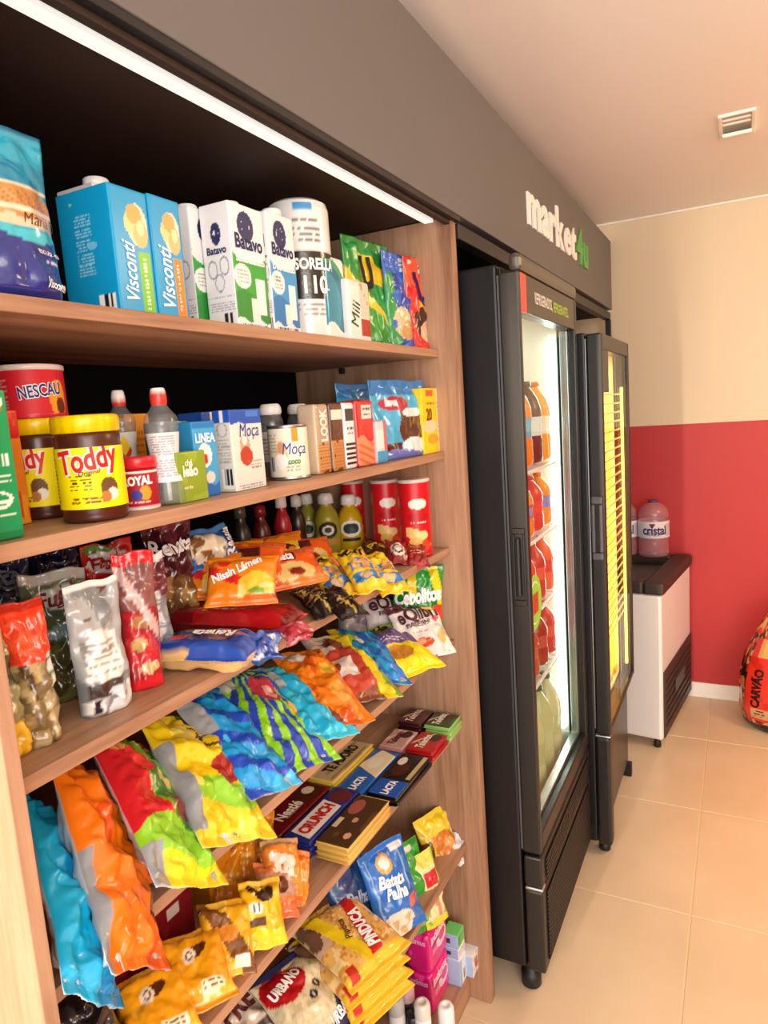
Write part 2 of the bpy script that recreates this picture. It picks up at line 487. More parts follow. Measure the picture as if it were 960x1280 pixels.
for i in range(-2, 4):
    for j in range(-6, 3):
        x0, y0 = -.128+.6*i, 2.682+.6*j
        x1, y1 = min(x0+.6, 2.3), min(y0+.6, 3.80); xa = max(x0, -1.3)
        if y1-y0 < .05 or y0 < -1.55: continue
        full = xa == x0 and y1 == y0+.6 and x1 == x0+.6
        t = bx('tile', xa+.0022-(x0 if full else 0), x1-.0022-(x0 if full else 0), y0+.0022-(y0 if full else 0), y1-.0022-(y0 if full else 0), -.012, 0, 'floor_tile', None, .0012) if not (full and tm) else bpy.data.objects.new('tile', tm)
        if full:
            if tm is None: tm = t.data
            else: COL.objects.link(t)
            t.location = (x0, y0, 0)
        t.parent = fl

def wall_mat():
    mt, nt, b = newmat('painted_wall')
    g = nt.nodes.new('ShaderNodeNewGeometry'); sp = nt.nodes.new('ShaderNodeSeparateXYZ')
    gt = nt.nodes.new('ShaderNodeMath'); gt.operation = 'GREATER_THAN'; gt.inputs[1].default_value = 1.427
    mx = nt.nodes.new('ShaderNodeMix'); mx.data_type = 'RGBA'
    mx.inputs['A'].default_value = (*lin('#b52c30'), 1); mx.inputs['B'].default_value = (*lin('#d6c6ab'), 1)
    n = nt.nodes.new('ShaderNodeTexNoise'); n.inputs['Scale'].default_value = 90
    bp = nt.nodes.new('ShaderNodeBump'); bp.inputs['Strength'].default_value = .08; bp.inputs['Distance'].default_value = .003
    L = nt.links.new
    L(g.outputs['Position'], sp.inputs[0]); L(sp.outputs['Z'], gt.inputs[0]); L(gt.outputs[0], mx.inputs['Factor'])
    L(mx.outputs['Result'], b.inputs['Base Color']); L(g.outputs['Position'], n.inputs['Vector']); L(n.outputs['Fac'], bp.inputs['Height']); L(bp.outputs[0], b.inputs['Normal'])
    b.inputs['Roughness'].default_value = .55
    MATS['painted_wall'] = mt
wall_mat()
solid('beige_paint', '#e4d6bf', .7, bump=.05)
solid('ceiling_paint', '#f5f3f0', .8, bump=.03)
solid('white_trim', '#eeeae4', .4)
struct(bx('wall_back', -1.3, 2.3, 3.79, 3.9, 0, 2.455, 'painted_wall', None, 0))
struct(bx('wall_left', -1.4, -1.3, -1.6, 3.9, 0, 2.455, 'beige_paint', None, 0))
struct(bx('wall_right', 2.3, 2.4, -1.6, 3.9, 0, 2.455, 'painted_wall', None, 0))
struct(bx('ceiling', -1.4, 2.4, -1.6, 3.9, 2.455, 2.55, 'ceiling_paint', None, 0))
struct(bx('trim_1', -1.3, 2.3, 3.782, 3.79, 2.444, 2.4545, 'white_trim', None, .004))
bb = struct(bx('baseboard_back', -1.3, 2.3, 3.776, 3.79, 0, .076, 'white_trim', None, .003))
o = bx('foot_strip', -1.3, 2.3, 3.768, 3.776, 0, .022, 'white_trim', bb, .003)

# small white recessed fitting in the ceiling
solid('white_plastic', '#f2efe9', .4); solid('grey_plastic', '#b9b2a8', .5)
cf = thing('ceiling_fitting', 'small square white fitting with a tilted flap set into the ceiling', 'fitting', (-.013, 2.75, 2.455))
for nm, a in (('rim', (-.055, -.043, -.105, .105)), ('rim', (.043, .055, -.105, .105)), ('rim', (-.055, .055, -.115, -.105)), ('rim', (-.055, .055, .105, .115))):
    bx(nm, a[0], a[1], a[2], a[3], -.008, .002, 'white_plastic', cf, .002)
bx('back_plate', -.05, .05, -.108, .108, -.002, .002, 'grey_plastic', cf, 0)
for k in (-.07, -.03): bx('louvre', -.042, .042, k, k+.012, -.007, -.001, 'white_plastic', cf, .002)
fp = bx('flap', -.045, .045, -.045, .045, -.006, .006, 'white_plastic', cf, .003)
fp.location = (0, .052, -.016); fp.rotation_euler = (math.radians(14), 0, 0)

# ================================================================== the wooden shelf unit
solid('black_board', '#0b0b0e', .7, spec=.1); solid('dark_wood', '#33241c', .6); solid('black_metal', '#17171a', .45)
solid('led', '#f4faf6', .4, emit=.55)
su = thing('shelf_unit', 'tall oak-look open shelf unit with black back filled with groceries', 'shelf unit', (-.8, .955, 0))
YL, YR = .352, 1.572
wb('side_panel', su, -1.04, -.585, YL, YL+.016, 0, 2.01, 'wood_upright', .0012)
wb('side_panel', su, -1.04, -.585, YR-.03, YR, 0, 2.012, 'wood_upright', .0012)
wb('back_panel', su, -1.05, -1.04, YL, YR, 0, 2.03, 'black_board', 0)
tp = wb('top_panel', su, -1.04, -.587, YL, YR, 2.014, 2.032, 'dark_wood', .001)
held(bx('light_strip', -.648, -.626, YL+.018, YR-.032, 2.006, 2.014, 'led', None, .001), su)['label'] = 'slim white light strip under the top'
wb('front_rail', su, -.6, -.587, YL, YR, 1.996, 2.0135, 'dark_wood', .001)
for s, z in SH.items():
    wb('shelf', su, -1.038, XF, YL+.0165, YR-.0305, z-.018, z-.0004, 'wood_shelf', .0012)
wb('plinth', su, -.66, -.645, YL+.0165, YR-.0305, 0, .081, 'wood_shelf', .001)
for z in (SH[1], SH[2], SH[3]):
    held(bx('shelf_pin', -.9, -.888, YR-.043, YR-.031, z-.034, z-.019, 'black_metal', None, .002), su)

# ================================================================== fascia with the shop name
solid('fascia_grey', '#6a6866', .62, bump=.03, bscale=500); solid('sign_white', '#fffdf8', .5); solid('sign_green', '#5fae52', .5)
fa = thing('sign_fascia', 'long dark grey fascia board with the shop name above shelves and fridges', 'sign', (-.6, 2, 2.018))
wb('board', fa, -.6, -.571, -.25, 3.70, 2.016, 2.345, 'fascia_grey', .002)
wb('lower_lip', fa, -.6, -.573, -.25, 1.574, 2.004, 2.0155, 'black_metal', .001)
def sign_text(chars, y0, y1, zc, mat):
    V, F, sz = text_geo(chars, .035, 0, .06)
    k = (y1-y0)/sz[0]
    return V, F, k
full = 'market4u'
cu_x = 0; letters = []
for ch in full:
    V, F, sz = text_geo(ch, .028, 0, .05)
    letters.append((ch, V, F, sz))
gap = .06; tot = sum(l[3][0] for l in letters)+gap*(len(letters)-1)
ky = (3.07-2.145)/tot
kz = .138/max(l[3][1] for l in letters)
y = 2.145
for ch, V, F, sz in letters:
    wdt = sz[0]*ky
    zb = 2.114                       # common foot line
    P = np.stack([V[:, 2]*.06+.0, V[:, 0]*ky, (V[:, 1]+sz[1]/2)*kz], 1)
    P = P+np.array([-.5675, y+wdt/2, zb])
    o = mesh_obj('letter', P, F, 'sign_green' if ch in '4u' and y > 2.7 else 'sign_white', None, None, False)
    held(o, fa); y += wdt+gap*ky

# black frame the fridges stand in
fs = thing('fridge_surround', 'black metal frame under the fascia around the two fridges', 'frame', (-.62, 2.6, 0))
wb('rail', fs, -.61, -.578, 1.5735, 3.695, 1.968, 2.003, 'black_metal')
wb('post', fs, -.6, -.575, 3.665, 3.695, .8, 1.967, 'black_metal')
wb('top_board', fs, -1.25, -.612, 1.5735, 3.695, 1.985, 2.003, 'black_board')
wb('back_board', fs, -1.27, -1.25, 1.5735, 3.695, 0, 1.985, 'black_board', 0)

# ================================================================== tall drinks fridge
solid('fridge_black', '#0f0f13', .42, bump=.08, bscale=900); solid('fridge_trim', '#1d1b1a', .38); solid('liner_white', '#f3f1e6', .45)
solid('header_black', '#221f1d', .3); solid('header_red', '#d5483c', .4); solid('top_trim', '#56524a', .3, metal=.4)
solid('steel', '#b8bcc0', .3, metal=.9); solid('white_wire', '#f0efe8', .4); solid('fridge_led', '#eafff6', .4, emit=3)
solid('gasket', '#55585c', .5); solid('sticker_green', '#8fd14a', .45); solid('sticker_red', '#b5492d', .5); solid('sticker_ring', '#e9f2d8', .5)

X1, YA, YB = -.453, 1.606, 2.245
f1 = thing('drinks_fridge', 'tall black glass-door fridge beside the shelf unit, lit white and full of soda bottles', 'fridge', (-.75, 1.92, 0))
cab = wb('side_wall', f1, -1.1, -.505, YA, YA+.035, .085, 1.905, 'fridge_black', .006)
wb('side_wall', f1, -1.1, -.505, YB-.035, YB, .085, 1.905, 'fridge_black', .006)
wb('back_wall', f1, -1.1, -1.07, YA+.036, YB-.036, .085, 1.9, 'fridge_black', 0)
wb('roof', f1, -1.069, -.505, YA+.036, YB-.036, 1.86, 1.905, 'fridge_black')
wb('floor_pan', f1, -1.069, -.505, YA+.036, YB-.036, .085, .39, 'fridge_black')
for y0, y1 in ((YA+.0365, YA+.045), (YB-.045, YB-.0365)): wb('liner', f1, -1.05, -.507, y0, y1, .395, 1.855, 'liner_white', 0)
wb('liner', f1, -1.065, -1.055, YA+.046, YB-.046, .395, 1.855, 'liner_white', 0)
wb('liner', f1, -1.05, -.507, YA+.046, YB-.046, 1.845, 1.855, 'liner_white', 0)
wb('liner', f1, -1.05, -.507, YA+.046, YB-.046, .391, .4, 'liner_white', 0)
wb('gasket', f1, -.505, -.5, YA+.004, YA+.03, .43, 1.88, 'gasket', 0)
wb('light_tube', f1, -.53, -.515, YB-.07, YB-.052, .5, 1.78, 'fridge_led', .004)
wb('light_tube', f1, -.86, -.7, YA+.2, YA+.32, 1.82, 1.842, 'fridge_led', .004)
dr = wb('door', f1, -.5, X1, YA, YA+.022, .425, 1.885, 'fridge_trim', .004)      # hinge-side stile; the other rails are its pieces
sub('stile', dr, -.5, X1, YB-.03, YB, .425, 1.885, 'fridge_trim', .004)
sub('bottom_rail', dr, -.499, X1, YA+.0225, YB-.031, .425, .475, 'fridge_trim', .004)
sub('top_rail', dr, -.48, X1+.003, YA+.012, YB-.002, 1.886, 1.928, 'top_trim', .012)
sub('header', dr, -.495, X1-.001, YA+.075, YB-.031, 1.795, 1.885, 'header_black', .002)
sub('header_end', dr, -.495, X1-.001, YA+.023, YA+.074, 1.795, 1.885, 'header_red', .002)
sub('glass_pane', dr, X1-.02, X1-.014, YA+.0225, YB-.031, .476, 1.794, 'door_glass', 0)
sub('inner_frame', dr, X1-.045, X1-.021, YB-.05, YB-.0315, .476, 1.794, 'steel', .002)
sub('inner_frame', dr, X1-.045, X1-.021, YA+.0225, YB-.051, .476, .49, 'steel', .002)
# recessed grip on the door's edge
gr = sub('handle', dr, -.492, -.461, YA-.006, YA-.0005, 1.09, 1.105, 'fridge_trim', .003)
for a in ((-.492, -.461, 1.27, 1.285), (-.492, -.487, 1.1055, 1.2695), (-.466, -.461, 1.1055, 1.2695)):
    sub('handle', dr, a[0], a[1], YA-.006, YA-.0005, a[2], a[3], 'fridge_trim', .002)
sub('handle_grip', dr, -.482, -.472, YA-.014, YA-.0005, 1.115, 1.262, 'black_metal', .004)
# round sticker on the glass
def disc(name, parent, x, y, z, ry, rz_, mat, seg=40, th=.0012):
    V = [(x+th, y, z)]+[(x+th, y+ry*math.cos(2*math.pi*i/seg), z+rz_*math.sin(2*math.pi*i/seg)) for i in range(seg)]+[(x, y+ry*math.cos(2*math.pi*i/seg), z+rz_*math.sin(2*math.pi*i/seg)) for i in range(seg)]
    F = [(0, 1+i, 1+(i+1) % seg) for i in range(seg)]+[(1+(i+1) % seg, 1+i, 1+seg+i, 1+seg+(i+1) % seg) for i in range(seg)]
    o = mesh_obj(name, V, F, mat, None, None, False)
    if parent is not None: o.parent = parent
    return o
disc('sticker', dr, X1-.0138, 1.69, 1.075, .066, .072, 'sticker_green')['label'] = 'round green sticker'
disc('sticker', dr, X1-.0124, 1.69, 1.075, .05, .056, 'sticker_ring', th=.0006)
disc('sticker', dr, X1-.0117, 1.69, 1.075, .046, .052, 'sticker_green', th=.0006)
sub('sticker', dr, X1-.011, X1-.0104, 1.665, 1.715, 1.048, 1.1, 'sticker_red', 0)
hs = Surf(np.array([[[X1-.001, YA+.075, 1.795], [X1-.001, YB-.031, 1.795]], [[X1-.001, YA+.075, 1.885], [X1-.001, YB-.031, 1.885]]]), YB-YA-.106, .09)
lettering(dr, hs, [('REFRIGERADOS,', .3, .46, .34, 0, '#e8e6e0', 1.5), ('REFRIGERANTES...', .67, .46, .36, 0, '#a9cf4f', 1.5)])
# lower front with two ribbed bands
wb('lower_front', f1, -.5, X1+.001, YA, YB, .33, .415, 'fridge_trim', .006)
wb('lower_front', f1, -.5, X1+.001, YA, YB, .08, .318, 'fridge_trim', .006)
wb('chrome_line', f1, -.498, X1+.002, YA-.002, YA+.03, .3195, .3285, 'steel', .003)
for z0, z1 in ((.34, .405), (.1, .31)):
    n = int((z1-z0)/.012)
    for k in range(n):
        wb('grille_slat', f1, X1+.0015, X1+.006, YA+.035, YB-.035, z0+k*.012, z0+k*.012+.007, 'fridge_black', .001)
def foot(parent, x, y, r, h):
    o, _ = lathe('foot', None, [(r*.55, .0), (r, .006), (r, h*.55), (r*.75, h*.6), (r*.75, h)], MATS['black_metal'], at=(x, y, 0), seg=24)
    held(o, parent)
for x, y in ((-.505, YA+.045), (-.505, YB-.05), (-1.05, YA+.05), (-1.05, YB-.05)): foot(f1, x, y, .027, .08)
# wire shelves
for z in (1.40, 1.20, .99, .78):
    sh = wb('wire_shelf', f1, -.525, -.515, YA+.05, YB-.05, z-.012, z-.003, 'white_wire', .002)
    sub('wire_shelf_rail', sh, -1.03, -1.02, YA+.05, YB-.05, z-.012, z-.003, 'white_wire', .002)
    for k in range(12):
        yy = YA+.06+k*.046
        sub('wire', sh, -1.019, -.526, yy, yy+.004, z-.006, z-.002, 'white_wire', 0)

# ================================================================== second fridge, golden light
solid('amber_liner', '#ffe9b0', .5); solid('gold_led', '#ffd25a', .4, emit=4); solid('glow_gold_wire', '#ffe08a', .3, emit=.25)  # the wire emits faintly, a painted-in glow; only the strips are lamps
solid('side_grey', '#4c4b4a', .4)
X2, YC, YD = -.385, 2.275, 2.87
f2 = thing('beer_fridge', 'slim dark glass-door fridge glowing golden yellow behind the drinks fridge', 'fridge', (-.7, 2.57, 0))
wb('side_wall', f2, -1.05, -.437, YC, YC+.03, .05, 1.79, 'fridge_black', .005)
wb('side_wall', f2, -1.05, -.437, YD-.03, YD, .05, 1.79, 'fridge_black', .005)
wb('back_wall', f2, -1.05, -1.02, YC+.031, YD-.031, .05, 1.79, 'fridge_black', 0)
wb('roof', f2, -1.019, -.437, YC+.031, YD-.031, 1.75, 1.79, 'fridge_black')
wb('floor_pan', f2, -1.019, -.437, YC+.031, YD-.031, .05, .46, 'fridge_black')
for y0, y1 in ((YC+.0315, YC+.04), (YD-.04, YD-.0315)): wb('liner', f2, -1.0, -.44, y0, y1, .462, 1.748, 'amber_liner', 0)
wb('liner', f2, -1.015, -1.005, YC+.041, YD-.041, .462, 1.748, 'amber_liner', 0)
wb('liner', f2, -1.0, -.44, YC+.041, YD-.041, .461, .468, 'amber_liner', 0)
d2 = wb('door', f2, -.433, X2, YC, YC+.028, .45, 1.785, 'fridge_trim', .006)
sub('stile', d2, -.433, X2, YD-.02, YD, .45, 1.785, 'fridge_trim', .005)
sub('top_rail', d2, -.432, X2-.001, YC+.0285, YD-.0205, 1.735, 1.785, 'fridge_trim', .003)
sub('bottom_rail', d2, -.432, X2-.001, YC+.0285, YD-.0205, .45, .47, 'fridge_trim', .003)
sub('glass_pane', d2, X2-.012, X2-.006, YC+.0285, YD-.0205, .4705, 1.7345, 'door_glass', 0)
sub('corner_plate', d2, X2-.005, X2-.003, YC+.03, YC+.14, 1.6, 1.734, 'fridge_trim', .001)
sub('light_strip', d2, X2-.03, X2-.02, YC+.03, YC+.05, .55, 1.55, 'gold_led', .003)
sub('light_strip', d2, X2-.03, X2-.02, YD-.035, YD-.024, .5, 1.62, 'gold_led', .003)
sub('gasket', d2, -.4365, -.4335, YC+.001, YC+.02, .47, 1.77, 'steel', 0)
sub('handle', d2, -.428, -.392, YC-.012, YC-.0005, 1.06, 1.085, 'gasket', .005)
sub('handle', d2, -.428, -.392, YC-.012, YC-.0005, 1.245, 1.27, 'gasket', .005)
sub('handle', d2, -.428, -.416, YC-.016, YC-.0005, 1.0855, 1.2445, 'gasket', .005)
sub('handle', d2, -.404, -.392, YC-.016, YC-.0005, 1.0855, 1.2445, 'gasket', .005)
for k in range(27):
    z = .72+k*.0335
    sub('wire', d2, X2-.036, X2-.032, YC+.03, YD-.024, z, z+.006, 'glow_gold_wire', .001)
wb('lower_front', f2, -.437, X2-.003, YC, YC+.055, .04, .44, 'fridge_trim', .01)
wb('lower_front', f2, -.437, X2-.03, YC+.056, YD, .06, .44, 'header_black', .01)
wb('chrome_catch', f2, -.436, X2+.0, YC-.003, YC+.02, .4415, .4485, 'steel', .003)
for x, y in ((-.42, YC+.04), (-1.0, YC+.04), (-1.0, YD-.05)): foot(f2, x, y, .02, .05)
wb('foot_bracket', f2, -.44, -.40, YD-.03, YD-.001, .0, .059, 'black_metal', .004)

# lamps inside the fridges: the white one's tubes, an added fill in the golden one
def lamp(name, loc, sx, sy, power, color, rot):
    d = bpy.data.lights.new(name, 'AREA'); d.shape = 'RECTANGLE'; d.size = sx; d.size_y = sy; d.energy = power; d.color = color
    o = bpy.data.objects.new(name, d); COL.objects.link(o); o.location = loc; o.rotation_euler = rot
    return o
lamp('fridge_tube_light', (-.522, YB-.075, 1.14), .012, 1.25, 1.6, (.95, 1, .88), (math.radians(-90), 0, 0))
lamp('fridge_roof_light', (-.75, 1.92, 1.84), .3, .3, .7, (1, 1, .85), (0, 0, 0))
lamp('beer_fridge_fill', (-.428, (YC+YD)/2, 1.1), 1.2, .5, 9, (1, .74, .26), (0, math.radians(90), 0))  # unseen panel added behind the glass to brighten the golden interior

# ================================================================== chest freezer
solid('freezer_white', '#ecebea', .35); solid('freezer_dark', '#3a2f2b', .5); solid('vent_dark', '#40342f', .5)
fz = thing('chest_freezer', 'white chest freezer with dark lid frame standing against the red wall', 'freezer', (-.302, 3.115, 0), -7)
bx('body', -.62, 0, 0, .635, .045, .715, 'freezer_white', fz, .012)
bx('vent_panel', .0005, .006, .02, .632, .05, .36, 'vent_dark', fz, .003)
for k in range(7): bx('vent_slat', .0065, .011, .06, .6, .09+k*.034, .104+k*.034, 'freezer_dark', fz, .002)
bx('vent_badge', .0115, .014, .22, .42, .2, .26, 'gasket', fz, .002)
for a in ((-.62, -.54, 0, .635), (-.075, .012, 0, .635), (-.539, -.076, 0, .08), (-.539, -.076, .555, .635)):
    bx('lid_frame', a[0], a[1], a[2]-.004 if a[2] == 0 else a[2], a[3], .716, .772, 'freezer_dark', fz, .012)
bx('lid_glass', -.5385, -.0765, .0805, .5545, .735, .742, 'door_glass', fz, 0)
bx('lid_rail', -.32, -.30, .081, .554, .7425, .76, 'freezer_dark', fz, .003)
bx('freezer_basket', -.53, -.08, .085, .55, .7155, .722, 'gasket', fz, 0)
for x, y in ((-.03, .03), (-.03, .6), (-.59, .03), (-.59, .6)): lathe('foot', fz, [(.008, 0), (.016, .004), (.016, .02), (.01, .0445)], MATS['black_metal'], at=(x, y, 0), seg=16)

# ================================================================== goods: builders
def carton(name, label, cat, place, front, left=None, top='#ffffff', base='#ffffff', letters=(), lletters=(), rz=0, group=None, cap=None, mat='card', r=.002, part='carton', res=.0018, tletters=(), topops=None):
    loc, d, w, h = place
    t = thing(name, label, cat, loc, rz, group)
    ops = {'f': front}
    if left is not None: ops['l'] = left
    ops['t'] = topops if topops is not None else [top]
    o, S = rbox(part, t, d, w, h, ops, mat, r, res, base)
    if letters: lettering(o, S['f'], letters)
    if lletters: lettering(o, S['l'], lletters)
    if tletters: lettering(o, S['t'], tletters)
    if cap:
        lathe('cap', t, [(.0, h-.001), (cap[2], h-.001), (cap[2], h+cap[3]*.85), (cap[2]*.9, h+cap[3]), (0, h+cap[3])], 'plastic', cap[4], 24, at=(cap[0], cap[1], 0))
    return t

def pack(name, label, cat, loc, R, w, h, t, ops, letters=(), group=None, back='#c9ccd0', part='wrapper', **kw):
    th = thing(name, label, cat, loc, 0, group, R)
    o, S, B = bag(part, th, w, h, t, ops, back, **kw)
    if letters: lettering(o, S, letters, off=.0026)
    return th

def standing(s, pl, pr, ptop, xf, t, rz=0, lean=0):
    """a pouch standing on shelf s: columns pl..pr at x = xf, top at row ptop"""
    z = SH[s]; xc = xf-t/2; y0, y1 = ycol(pl, xc, z), ycol(pr, xc, z); y = (y0+y1)/2
    a = math.radians(rz); b = math.radians(lean)
    n = (math.cos(a)*math.cos(b), math.sin(a)*math.cos(b), math.sin(b))
    up = (-math.cos(a)*math.sin(b), -math.sin(a)*math.sin(b), math.cos(b))
    return (xf-t/2, y, z), frame(n, up), y1-y0, hrow(xc, y, z, ptop)/math.cos(b)

COOKIE = '#e0b878'
# ------------------------------------------------------------------ top shelf
G1 = 'goods on the top shelf'
BL, BL_SHADE = '#0b9bd3', '#0a6fb0'  # second blue is the same carton with shade painted in
loc, R, w_, h_ = standing(1, -62, 76, 150, -.64, .07)
pack('biscuit_pouch', 'blue biscuit pouch with a cookie band at the left end of the top shelf', 'pouch', loc, R, w_, h_, .075,
     ['#1d2f86', ('r', 0, .34, 1, 1, '#27a6c6'), ('w', 1.2, .02, .40, '#3fc3d8'), ('w', 1.2, .02, .34, '#1d2f86'), ('r', 0, .40, 1, .5, '#e6d2b0'), ('e', .62, .56, .38, .1, '#c98f4a'), ('e', .2, .55, .35, .1, '#d7a361'),
      ('s', 60, 26, .3, '#b0763a', .3, .5, .95, .63), ('r', 0, .64, 1, .8, '#1f8fb4'), ('r', 0, .97, 1, 1, '#0f6f98'), ('x', .72, .21, .97, .25, 1, '#dfe6f5'), ('r', 0, .5, 1, .52, '#f4e4c8'), ('r', 0, .64, 1, .66, '#f2e0c0')],
     [('Maria D', .73, .445, .34, -4, '#5a3218', 1.3, .0, .2), ('PESO LÍQ. 400g', .76, .27, .28, -3, '#e8ecf6'), ('Visconti', .77, .09, .27, -6, '#ffffff', 1.2, .02, .3)], G1, kind='pouch', back='#1d2f86', seed=1, mat='film', wr=.3)
vis_f = lambda band: [BL, ('r', .62, 0, .93, .5, band), ('x', .72, .04, .8, .46, 22, '#ffffff'), ('e', .66, .72, .27, .17, '#f4e6c8'), ('e', .72, .66, .2, .12, COOKIE), ('e', .46, .72, .14, .08, '#ecd08e'), ('e', .6, .8, .2, .08, '#d9a95e'), ('e', .75, .7, .1, .06, '#f3dcae')]
vis_l = [BL, ('x', .3, .3, .62, .82, 24, '#8fd4ee'), ('b', .62, .02, .92, .15), ('e', .28, .9, .03, .012, '#9fe05a'), ('e', .6, .55, .1, .03, '#6fc4e6')]
p1_ = box_at(1, 152, 199, 226, -.648, pL=88)
carton('biscuit_carton', 'blue biscuit carton with a green stripe beside the biscuit pouch', 'box', p1_, vis_f('#6fbf2a'), vis_l, BL, BL, [('Visconti', .34, .34, 1.15, 90, '#ffffff', 1.3, .015, .3)], group=G1)
p2_ = box_at(1, 200.5, 238, 240, -.648, p1_[1])
carton('biscuit_carton', 'blue biscuit carton with an orange stripe beside the milk cartons', 'box', p2_, vis_f('#f5832a'), vis_l, BL, BL, [('Visconti', .34, .34, 1.4, 90, '#ffffff', 1.3, .015, .3)], group=G1)
yb = p1_[0][1]-p1_[2]/2
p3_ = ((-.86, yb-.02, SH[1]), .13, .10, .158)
carton('biscuit_carton', 'shaded blue biscuit carton standing behind the green-striped one', 'box', p3_, [BL_SHADE], [BL_SHADE, ('x', .2, .2, .6, .8, 18, '#3f8fc0')], BL_SHADE, BL_SHADE, group=G1)
milk_l = ['#f1f1f4', ('a', .5, .76, .17, .09, .55, '#1d2a5e'), ('e', .5, .76, .08, .05, '#1d2a5e'), ('e', .46, .77, .03, .02, '#f1f1f4'), ('a', .3, .48, .16, .075, .82, '#9a9aaa'), ('a', .7, .5, .16, .075, .82, '#9a9aaa'), ('a', .5, .37, .16, .075, .82, '#9a9aaa'), ('x', .05, .14, .95, .27, 7, '#b0b0bd'), ('r', .0, .27, 1, .275, '#8a8a9a'), ('b', .4, .0, .85, .12)]
def milk_f(c, c2): return [c, ('w', 1, .03, .28, c2), ('r', 0, .66, 1, 1, '#f4f4f6'), ('e', .5, .63, .5, .09, '#f4f4f6'), ('a', .45, .83, .24, .12, .5, '#1d2a5e'), ('e', .45, .83, .11, .06, '#1d2a5e'), ('e', .25, .42, .25, .1, '#f2f4f2'), ('x', .1, .36, .42, .48, 4, '#8a9a8a'), ('r', .62, .12, .9, .42, '#f6f6f4'), ('r', .45, .07, .68, .25, '#e8efe8'), ('w', 2, .02, .07, '#f1f1f4'), ('x', .1, .01, .9, .05, 1, '#40406a')]
def milk(label, pM, pR, pt, pL, c, c2, kind, xf=-.655):
    pl = box_at(1, pM, pR, pt, xf, pL=pL)
    return carton('milk_carton', label, 'carton', pl, milk_f(c, c2), milk_l, '#f4f4f6', '#f1f1f4', [('Batavo', .5, .70, .8, 0, '#1d2a5e', 1.2, .03), (kind, .5, .56, .85, 0, '#ffffff', 1.2, .03)], [('Batavo', .5, .63, .66, 0, '#1d2a5e', 1.1, .03)], group='milk cartons', cap=(-.012, .012, .016, .014, '#f2f2f0')), pl
mk, pm = milk('white and green milk carton with its side panel showing', 299, 340, 249, 263, '#35a53a', '#2a8f35', 'Semidesnatado')
mk2, pm2 = milk('white and blue milk carton between the green one and the paper towel', 345, 377, 262, 331, '#3f9bd8', '#2f7fc0', 'Desnatado')
d = pm[1]
carton('milk_carton', 'milk carton standing behind the green and white milk carton', 'carton', ((pm[0][0]-d-.004, pm[0][1]-.018, SH[1]), d, pm[2], pm[3]), milk_f('#35a53a', '#2a8f35'), milk_l, '#f4f4f6', '#f1f1f4', group='milk cartons', cap=(-.01, 0, .016, .014, '#f2f2f0'))
carton('milk_carton', 'white capped carton hidden behind the blue biscuit cartons', 'carton', ((-.79, p2_[0][1]+.02, SH[1]), .07, .065, .186), ['#e8e8ec'], ['#e8e8ec'], group='milk cartons', cap=(.012, -.005, .017, .014, '#f2f2f0'))
# paper towel
pt_c = (-.722, ycol(385, -.722, SH[1]), SH[1]); rr = .056; hh = hrow(-.69, pt_c[1], SH[1], 252)
t = thing('paper_towel_pack', 'plastic-wrapped white paper towel rolls with a black band', 'paper towel', pt_c, -52, G1)
o, S = lathe('roll', t, [(0, .0), (rr*.9, 0), (rr, .008), (rr, hh*.3), (rr, hh*.62), (rr, hh-.016), (rr*.94, hh-.005), (rr*.8, hh), (0, hh-.002)], 'film',
             ['#eeeeec', ('r', 0, .29, 1, .62, '#1f1c1b'), ('r', .46, .9, .56, .96, '#4f9fdc'), ('x', .42, .68, .6, .86, 5, '#6a6a70'), ('x', .42, .16, .62, .26, 3, '#8a8a90'), ('r', 0, .615, 1, .63, '#b0b0ae')], 120, sub=16)
o, S2 = lathe('band', t, [(rr+.0008, hh*.29), (rr+.0008, hh*.62)], 'film', '#1f1c1b', 48, sub=6)
lettering(o, S2, [('SORELLA', .565, .74, .235, 0, '#ffffff', 1.3, .04), ('110', .555, .3, .13, 0, '#ffffff', 1.2, .03), ('folhas', .61, .22, .05, 0, '#ffffff')], off=.0014)
lathe('roll', t, [(0, 0), (rr*.95, 0), (rr, .008), (rr, hh-.012), (rr*.8, hh), (0, hh)], 'film', '#e9e9e8', 36, at=(-.075, -.075, 0))
# tissues and small boxes
pl = box_at(1, 411, 438, 315, -.665, .09)
carton('tissue_pack', 'teal and white tissue pack with curved bands beside the paper towel', 'tissues', pl, ['#f2f4f4', ('e', .1, .42, .95, .5, '#0f6f8e'), ('e', .1, .42, .6, .38, '#1a8fae'), ('a', .1, .42, .98, .56, .86, '#2aa06a'), ('w', 1, .06, .16, '#f2f4f4')], ['#f2f4f4', ('e', .8, .45, .7, .5, '#12789a'), ('a', .8, .45, .9, .62, .86, '#2aa06a'), ('w', 1, .06, .14, '#f2f4f4')], '#e8f0ee', '#f2f4f4', group=G1, mat='film', r=.01)
pl = box_at(1, 439, 466, 346, -.652, .07)
carton('napkin_pack', 'small white napkin pack with dark green upright lettering', 'napkins', pl, ['#efece4', ('r', .05, .05, .5, .9, '#f6f4ee'), ('r', .52, .1, .98, .38, '#b52b24'), ('r', .52, .4, .98, .98, '#e9d9c4'), ('n', 9, 9, .6, '#c9a27a', .52, .4, .98, .98)], ['#f0ede6'], '#f0ede6', '#f0ede6', [('Mili', .28, .45, .52, 75, '#14573a', 1.2, .0)], group=G1, mat='film', r=.006)
loc, R, w_, h_ = standing(1, 441, 486, 300, -.70, .05, rz=-8)
